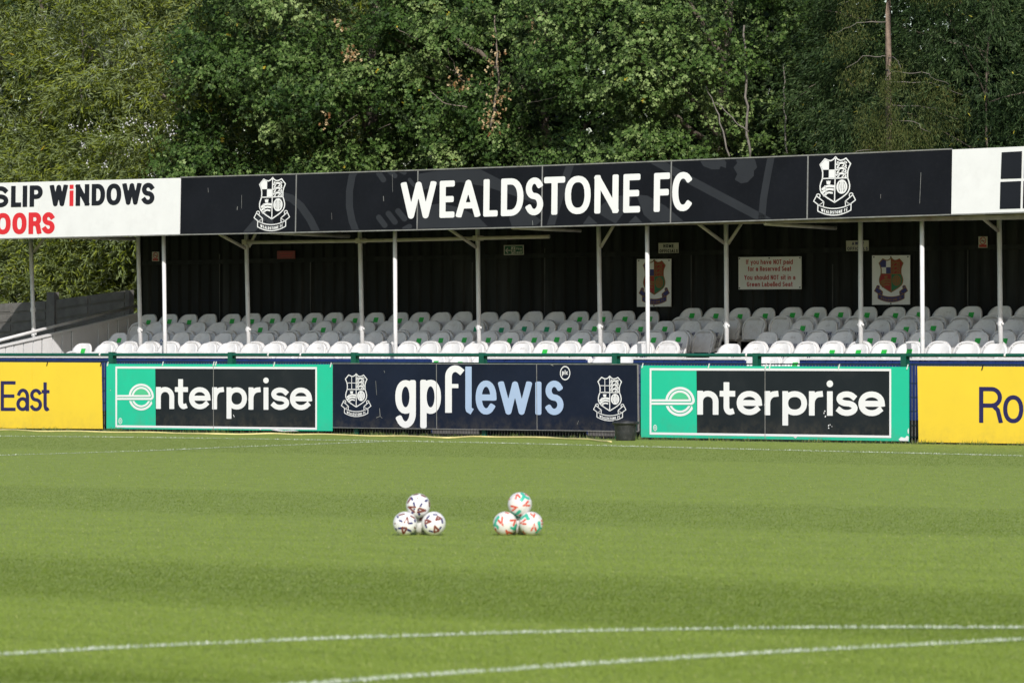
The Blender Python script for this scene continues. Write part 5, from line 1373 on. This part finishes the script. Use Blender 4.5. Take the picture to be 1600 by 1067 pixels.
ht = sqrt((2 * RB) ** 2 - (dR / sqrt(3)) ** 2)
football('x', LX(812.3, Yb), Yb + dR * .29, zb0 + ht, mk2(b4, rd4, tl4), True, gb)['label'] = 'scuffed white ball with red and teal marks, topmost of its pile'

# ------------------------------------------------------------------ rough grass along the fence foot
n = 9000
Sx = rng.uniform(-16, 14, n); Vv = -0.10 - np.abs(rng.normal(0, .22, n)); 
cl = np.array([mnoise.noise(Vector((a * 1.7, 0, 3))) for a in Sx])
keep = rng.random(n) < .30 + .9 * cl; Sx, Vv, cl = Sx[keep], Vv[keep], cl[keep]; n = len(Sx)
Xw = UX * Sx + VX * Vv; Yw = D0 + UY * Sx + VY * Vv
ang = rng.uniform(0, 2 * pi, n)
blades('rough_grass', Xw, Yw, M['weed'], rng.uniform(.025, .075, n) * (1 + 1.1 * np.clip(cl, 0, 1)), rng.uniform(.006, .012, n), rng.uniform(.1, .8, n), np.stack([np.cos(ang), np.sin(ang)]), rng.random(n), kind='stuff')

# ------------------------------------------------------------------ trees
def leaf_mesh(name, C, Nn, T, L, Wd, shape, m, tint):
    n = len(C)
    B = np.cross(Nn, T)
    if shape == 'narrow':
        pts = [(0, 0, 0), (.42, .5, .02), (1, 0, -.12), (.42, -.5, .02)]; faces = [(0, 1, 2), (0, 2, 3)]
    elif shape == 'broad':
        pts = [(0, 0, 0), (.52, 0, 0), (.36, .50, .08), (.47, .02, 0), (1, 0, -.10), (.80, .44, .04), (.36, -.50, .08), (.80, -.44, .04)]
        faces = [(0, 1, 2), (3, 4, 5), (1, 0, 6), (4, 3, 7)]
    pts = np.array(pts)
    V = C[:, None, :] + T[:, None, :] * (pts[None, :, 0, None] * L[:, None, None]) + B[:, None, :] * (pts[None, :, 1, None] * Wd[:, None, None]) + Nn[:, None, :] * (pts[None, :, 2, None] * L[:, None, None])
    kp = len(pts)
    Fc = (np.arange(n)[:, None, None] * kp + np.array(faces)[None]).reshape(-1, len(faces[0]))
    return np_mesh(name, V.reshape(-1, 3), Fc, m, np.repeat(tint, kp))

def unit(a): return a / (np.linalg.norm(a, axis=-1, keepdims=True) + 1e-9)

SUNV = np.array(to_sun)
def crown_leaves(name, cen, rad, nclump, nspray, nleaf, L, Wd, shape, m, droop=0.0, clump_r=.62, lump=.22, zmin=.6, zmax=11.8, tint_mu=.45, tint_sd=.16, seed=1, inner=.25, parent=None, flat=.62, silver=0):
    r_ = np.random.default_rng(seed)
    cen = np.array(cen, float); rad = np.array(rad, float)
    # clump centres on a lumpy shell, mostly the sides towards the pitch, and some deeper
    d = unit(r_.normal(size=(nclump * 4, 3)))
    face = d @ np.array([-.15, -1, .12])
    d = d[(face > -.25) | (r_.random(len(d)) < .10)][:nclump]
    lum = np.array([mnoise.noise(Vector(tuple(q * 2.3 + seed))) + .5 * mnoise.noise(Vector(tuple(q * 5.1 + seed))) for q in d])
    rr = (1 + lump * lum) * np.where(r_.random(len(d)) < inner, r_.uniform(.45, .85, len(d)), r_.uniform(.88, 1.03, len(d)))
    c = cen + d * rad * rr[:, None]
    ok = (c[:, 2] > zmin) & (c[:, 2] < zmax)
    c, d = c[ok], d[ok]
    nc = len(c)
    csz = clump_r * r_.uniform(.6, 1.35, nc)
    ctint = r_.normal(-.02, .12, nc) + .26 * (r_.random(nc) < .13)
    # sprays round each clump
    q = unit(r_.normal(size=(nc, nspray, 3))) * (r_.random((nc, nspray, 1)) ** .45)
    q[..., 2] *= flat
    sp = c[:, None] + q * csz[:, None, None]
    sd = unit(q + d[:, None] * .5 + np.array([0, 0, .25 - droop]) + r_.normal(0, .3, q.shape))
    sp = sp.reshape(-1, 3); sd = sd.reshape(-1, 3); ct = np.repeat(ctint, nspray)
    ns = len(sp)
    # leaves along each twig
    t = r_.uniform(0, 1, (ns, nleaf, 1)); tl = .30 if shape == 'broad' else .66
    lp = sp[:, None] + sd[:, None] * t * tl + r_.normal(0, .03 if shape == 'narrow' else .06, (ns, nleaf, 3)); lp[..., 2] -= droop * t[..., 0] ** 2 * .25
    if shape == 'narrow':
        T = unit(sd[:, None] + r_.normal(0, .52, (ns, nleaf, 3)) + np.array([0, 0, -droop * .8]))
        Nn = unit(np.cross(T, r_.normal(size=T.shape)) + np.array([0, 0, .35]))
    else:
        Nn = unit(q.reshape(-1, 3)[:, None] * .85 + np.array([0, -.15, .45]) + r_.normal(0, .42, (ns, nleaf, 3)))
        T = unit(sd[:, None] * .6 + r_.normal(0, .6, (ns, nleaf, 3)))
    T = unit(T - Nn * (T * Nn).sum(-1, keepdims=True))
    n = ns * nleaf
    tint = np.clip(tint_mu + np.repeat(ct, nleaf) + r_.normal(0, tint_sd, n), 0, .94)
    if silver:
        pale = np.array([mnoise.noise(Vector(tuple(a * .55))) for a in sp]) + r_.normal(0, .25, ns)
        tint[np.repeat(pale > .50, nleaf) & (r_.random(n) < .8)] = .972
    tint[r_.random(n) < .0025] = 1.0
    me = leaf_mesh(name, lp.reshape(-1, 3), Nn.reshape(-1, 3), T.reshape(-1, 3), L * r_.uniform(.65, 1.25, n), Wd * r_.uniform(.7, 1.25, n), shape, m, tint)
    return me, c, n

M['willow'] = leaf_mat('willow leaf', [(0, (0.060, 0.090, 0.008)), (.45, (0.190, 0.235, 0.022)), (.8, (0.30, 0.345, 0.055)), (.95, (0.36, 0.40, 0.11)), (.965, (0.33, 0.37, 0.28)), (.985, (0.33, 0.37, 0.28)), (1, (0.50, 0.33, 0.03))], back=(0.20, 0.25, 0.10), trans=.22)
M['oak'] = leaf_mat('oak leaf', [(0, (0.013, 0.034, 0.007)), (.45, (0.050, 0.098, 0.019)), (.72, (0.120, 0.188, 0.050)), (.96, (0.25, 0.33, 0.12)), (1, (0.38, 0.31, 0.03))], back=(0.070, 0.11, 0.045), trans=.10)
M['ash'] = leaf_mat('ash leaf', [(0, (0.014, 0.030, 0.010)), (.45, (0.034, 0.064, 0.020)), (.8, (0.070, 0.110, 0.040)), (.96, (0.12, 0.16, 0.060)), (1, (0.42, 0.38, 0.05))], trans=.16)
M['needle'] = leaf_mat('spruce needle', [(0, (0.035, 0.055, 0.012)), (.5, (0.068, 0.090, 0.024)), (.96, (0.13, 0.135, 0.04)), (1, (0.16, 0.12, 0.03))], trans=.1, rough=.6)
M['dead'] = leaf_mat('dead leaf', [(0, (0.20, 0.085, 0.03)), (.4, (0.36, 0.25, 0.12)), (1, (0.50, 0.40, 0.22))], trans=.1, rough=.7)
M['blossom'] = leaf_mat('white blossom', [(0, (.62, .62, .60)), (1, (.8, .8, .8))], trans=.1, rough=.6)
M['bark_pale'] = mat('pale grey bark', (0.17, 0.155, 0.13), 0.85, 0.35, 9, (0.14, 0.12, 0.09), 0.6, 6)

def world_mesh(name, me, root, **kw):
    o = bpy.data.objects.new(name, me); COL.objects.link(o)
    o.parent = root; o.matrix_parent_inverse = Matrix.Translation(-Vector(root.location))
    return finish(o, None, **kw)

def limb(root, name, pts, r0, r1, m, seed=0, wob=.12):
    r2 = random.Random(seed)
    pts = [Vector(p) for p in pts]; path = []
    for i in range(len(pts) - 1):
        for k_ in range(5):
            p = pts[i].lerp(pts[i + 1], k_ / 5)
            if i + k_ > 0: p += Vector((r2.uniform(-1, 1), r2.uniform(-1, 1), r2.uniform(-.4, .4))) * wob * .5
            path.append(p)
    path.append(pts[-1])
    rr = [r0 + (r1 - r0) * i / (len(path) - 1) for i in range(len(path))]
    mb = MB(); mb.tube(path, rr, 7)
    return world_mesh(name, mb.mesh(name, m, smooth=True), root)

def tree(name, label, x, Y, cz, rad, trunk_r, lm, kw, bark='bark', cat='tree', nb=7, group='trees behind the stand', extra=()):
    X = (x - CX) / FP * Y
    root = bpy.data.objects.new(name, None); COL.objects.link(root); root.location = (X, Y, 0)
    finish(root, None, label, cat, group)
    me, c, nl = crown_leaves('crown', (X, Y, cz), rad, m=M[lm], **kw)
    world_mesh('crown', me, root, kind='stuff')
    for i, (cen2, rad2, kw2) in enumerate(extra):
        k3 = dict(kw); k3.update(kw2); k3['seed'] = kw['seed'] + 50 + i
        me, _, _ = crown_leaves('lower_crown', cen2, rad2, m=M[lm], **k3); world_mesh('lower_crown', me, root, kind='stuff')
    limb(root, 'trunk', [(X, Y, -.2), (X + .1, Y + .05, cz * .4), (X - .05, Y, cz), (X + .1, Y, cz + rad[2] * .7)], trunk_r, trunk_r * .25, M[bark], kw['seed'])
    r2 = random.Random(kw['seed'])
    idx = list(range(len(c))); r2.shuffle(idx)
    for i in idx[:nb]:
        e = Vector(c[i]); z0 = max(1.2, e.z - r2.uniform(.8, 2.4))
        st_ = Vector((X, Y, z0)); mid = st_.lerp(e, .55) + Vector((0, 0, r2.uniform(-.1, .4)))
        limb(root, 'branch', [st_, mid, e + (e - mid).normalized() * .25], trunk_r * .32, .012, M[bark], i)
    return root

WL = dict(L=.165, Wd=.031, shape='narrow', droop=.30, zmax=10.6, nleaf=18, clump_r=.85, lump=.32, silver=.07)
OL = dict(zmin=3.5, zmax=10.6, L=.105, Wd=.088, shape='broad', droop=.0, nleaf=13, clump_r=.80, lump=.34, flat=.55)
AL = dict(zmin=3.5, zmax=10.6, L=.110, Wd=.026, shape='narrow', droop=.55, nleaf=16, clump_r=.72)
def YV(x, v):
    a = (x - CX) / FP; s = (a * (D0 + VY * v) - VX * v) / (UX - a * UY); return D0 + VY * v + UY * s
tw = tree('willow_tree', 'olive green willow with long narrow leaves over the window company sign, outermost', 60, YV(60, 14.2), 6.6, (4.2, 4.0, 5.6), .26, 'willow', dict(WL, nclump=215, nspray=42, seed=11))
tree('willow_tree', 'olive green willow with pale leaf undersides, between the outer willow and the oaks', 335, YV(335, 13.6), 6.6, (3.7, 3.9, 5.4), .24, 'willow', dict(WL, nclump=195, nspray=42, seed=12))
YB = YV(110, 11.4); XB = (110 - CX) / FP * YB
tree('willow_bush', 'low willow bush showing under the fascia above the concrete fence', 110, YB, 2.6, (2.7, 1.6, 2.3), .10, 'willow', dict(WL, nclump=100, nspray=38, seed=13, zmin=.3), cat='bush', nb=3)
tree('oak_tree', 'dark green oak with dead tan leaf clusters, next to the willows', 585, YV(585, 12.8), 7.0, (3.8, 3.8, 5.0), .30, 'oak', dict(OL, nclump=195, nspray=46, seed=21))
tree('oak_tree', 'dark oak with browned stem and ivy, above the club name', 850, YV(850, 13.2), 6.8, (3.4, 3.6, 5.2), .28, 'oak', dict(OL, nclump=170, nspray=46, seed=22, tint_mu=.5))
tree('oak_tree', 'brighter green oak with pale bare limbs showing, beside the thin brown conifer', 1135, YV(1135, 12.4), 6.8, (3.5, 3.6, 5.2), .26, 'oak', dict(OL, nclump=175, nspray=46, seed=23, tint_mu=.56))
tree('ash_tree', 'very dark fine leaved tree over the white window symbol sign', 1545, YV(1545, 12.0), 6.6, (2.9, 3.4, 5.4), .05, 'ash', dict(AL, nclump=310, nspray=36, seed=31))
def at(x, y, v):
    s_, z_ = on_v(x, y, v); p = P(float(s_), v, float(z_)); return p
# conifer with a bare brown stem and hanging sprays
Yp = YV(1388, 8.0); Xp = (1388 - CX) / FP * Yp
pr = bpy.data.objects.new('spruce_tree', None); COL.objects.link(pr); pr.location = (Xp, Yp, 0)
finish(pr, None, 'thin conifer with bare brown stem and sparse hanging sprays beside the oak', 'tree', 'trees behind the stand')
limb(pr, 'trunk', [(Xp + .02, Yp, -.2), (Xp + .03, Yp, 4), (Xp, Yp, 8), (Xp - .03, Yp, 13)], .072, .05, M['bark_pine'], 3, .03)
r2 = random.Random(5); cs = []
for i in range(26):
    z = r2.uniform(5.0, 11); a = r2.uniform(pi * .85, pi * 2.15); ln = r2.uniform(.7, 1.7)
    tip = Vector((Xp + cos(a) * ln, Yp + sin(a) * ln * .8, z - .25))
    limb(pr, 'branch', [(Xp, Yp, z), tip.lerp(Vector((Xp, Yp, z)), .45) + Vector((0, 0, .12)), tip], .010, .004, M['bark_pale'], i, .10)
    for k_ in range(5):
        cs.append(Vector((Xp, Yp, z)).lerp(tip, .45 + .14 * k_))
r3 = np.random.default_rng(9)
for i in range(46): cs.append(at(r2.uniform(1335, 1412), r2.uniform(158, 245), 7.7 + r2.uniform(-.3, .2)))
C0 = np.repeat(np.array([tuple(c) for c in cs]), 105, 0)
hang = r3.random(len(C0)) ** 1.3 * .45
C0 = C0 + r3.normal(0, .08, C0.shape); C0[:, 2] -= hang
T0 = unit(r3.normal(0, .5, C0.shape) + np.array([0, 0, -.9])); N0 = unit(np.cross(T0, r3.normal(size=T0.shape)))
world_mesh('crown', leaf_mesh('crown', C0, N0, T0, r3.uniform(.05, .10, len(C0)), r3.uniform(.010, .018, len(C0)), 'narrow', M['needle'], np.clip(r3.normal(.5, .2, len(C0)), 0, 1)), pr, kind='stuff')

# limbs, dead clusters and blossom that show at the crowns' faces
oaks = [o for o in SC.objects if o.name.startswith('oak_tree')]
for i, (pts, r0, r1, oi, m) in enumerate((
    ([(1163, 40, 9.6), (1164, 120, 9.5), (1168, 200, 9.4), (1172, 260, 9.4)], .05, .07, 2, 'bark_pale'), ([(1224, 100, 9.6), (1226, 170, 9.5), (1230, 240, 9.4)], .03, .04, 2, 'bark_pale'),
    ([(1104, 135, 9.0), (1122, 180, 9.0), (1140, 245, 9.0)], .02, .045, 2, 'bark_pale'), ([(1118, 160, 9.0), (1150, 190, 9.0), (1170, 206, 9.2)], .022, .035, 2, 'bark_pale'), ([(1277, 128, 9.0), (1250, 150, 9.0), (1228, 165, 9.2)], .012, .022, 2, 'bark'),
    ([(655, 30, 9.2), (652, 62, 9.2), (640, 58, 9.2), (615, 42, 9.2)], .02, .012, 0, 'bark'), ([(672, 142, 9.0), (690, 160, 9.0), (730, 168, 9.2)], .014, .03, 0, 'bark'), ([(830, 130, 9.2), (880, 134, 9.2), (898, 125, 9.2)], .014, .02, 1, 'bark'), ([(822, 163, 9.1), (870, 151, 9.1)], .016, .014, 1, 'bark'),
    ([(773, 25, 9.6), (777, 70, 9.6), (778, 140, 9.6), (766, 200, 9.6)], .035, .06, 1, 'bark'), ([(524, 205, 9.2), (545, 188, 9.2), (558, 180, 9.2)], .010, .014, 0, 'bark'), ([(590, 203, 9.2), (610, 194, 9.2)], .01, .012, 0, 'bark'),
    ([(885, 75, 9.3), (920, 62, 9.3), (945, 45, 9.3)], .014, .008, 1, 'bark'), ([(700, 75, 9.3), (712, 110, 9.3), (722, 125, 9.3)], .01, .014, 0, 'bark'))):
    limb(oaks[oi], 'branch', [at(p[0], p[1], p[2] + .15) for p in pts], r0 * .42, r1 * .45, M[m], 100 + i, .06)
willows = [o for o in SC.objects if o.name.startswith('willow_tree')]
for i, (pts, r0, r1, wi) in enumerate((([(132, 30, 10.6), (130, 70, 10.6), (129, 110, 10.6), (126, 160, 10.6)], .02, .03, 0), ([(152, 72, 10.6), (140, 95, 10.6), (131, 112, 10.6)], .012, .02, 0), ([(374, 0, 10.2), (371, 40, 10.2), (362, 80, 10.2)], .014, .02, 1), ([(405, 0, 10.2), (396, 20, 10.2), (388, 42, 10.2)], .01, .014, 1), ([(65, 175, 10.6), (64, 190, 10.6)], .03, .03, 0))):
    limb(willows[wi], 'branch', [at(*p) for p in pts], r0, r1, M['bark_pale' if i != 4 else 'bark'], 200 + i, .06)
def cluster(name, root, spots, m, L, Wd, n, sd, seed):
    r4 = np.random.default_rng(seed); C_ = []
    for x, y, v, sx in spots:
        p = np.array(at(x, y, v)); C_.append(p + r4.normal(0, 1, (int(n * sx), 3)) * np.array([.10, .10, .13]) * sd * sx)
    C_ = np.concatenate(C_); N_ = unit(r4.normal(size=C_.shape) + np.array([0, -.8, .3])); T_ = unit(r4.normal(0, .5, C_.shape) + np.array([0, 0, -1.0])); T_ = unit(T_ - N_ * (T_ * N_).sum(-1, keepdims=True))
    k_ = len(C_)
    world_mesh(name, leaf_mesh(name, C_, N_, T_, L * r4.uniform(.6, 1.2, k_), Wd * r4.uniform(.7, 1.2, k_), 'broad', M[m], r4.random(k_)), root, kind='stuff')
cluster('dead_leaf_cluster', oaks[0], [(531, 38, 8.8, .7), (543, 82, 8.8, .7), (555, 82, 8.8, 1.0), (508, 184, 8.8, .8), (722, 124, 8.8, 1.2), (712, 128, 8.8, .8)], 'dead', .10, .07, 20, .9, 41)
cluster('dead_leaf_cluster', oaks[1], [(770, 186, 8.9, 1.4), (764, 192, 8.9, 1.0), (776, 140, 9.2, 1.2), (772, 100, 9.3, .9), (776, 80, 9.3, .8), (835, 35, 9.2, 1.0), (825, 42, 9.2, .8), (780, 155, 9.2, 1.0)], 'dead', .085, .06, 18, 1.1, 42)
wb = [(x, y, 8.7, .5) for x, y in ((110, 197), (118, 199), (133, 205), (142, 197), (155, 201), (163, 214), (170, 217), (190, 200), (196, 194), (205, 187), (214, 187), (228, 197), (232, 200), (240, 195), (262, 199), (268, 205), (272, 197), (212, 217), (222, 219), (230, 216), (131, 226), (137, 254), (162, 252), (166, 258), (200, 241), (238, 270), (125, 239), (265, 209))]
cluster('blossom', willows[0], wb, 'blossom', .036, .036, 16, .85, 43)

# far wood that closes the view behind the trees
r5 = np.random.default_rng(77); n = 110000
Sx = r5.uniform(-43, 3, n); Zz = r5.uniform(0, 12, n); Vv = 19.5 + r5.normal(0, 1.1, n) + 1.2 * np.sin(Sx * .9) + .8 * np.sin(Zz * 1.3 + Sx)
C_ = np.stack([UX * Sx + VX * Vv, D0 + UY * Sx + VY * Vv, Zz], 1)
N_ = unit(r5.normal(0, .6, C_.shape) + np.array([0, -.7, .6])); T_ = unit(np.cross(N_, r5.normal(size=C_.shape)))
o = bpy.data.objects.new('far_wood_foliage', leaf_mesh('far_wood_foliage', C_, N_, T_, r5.uniform(.24, .42, n), r5.uniform(.18, .30, n), 'narrow', M['ash'], np.clip(r5.normal(.35, .18, n), 0, .95))); COL.objects.link(o)
finish(o, None, kind='stuff')
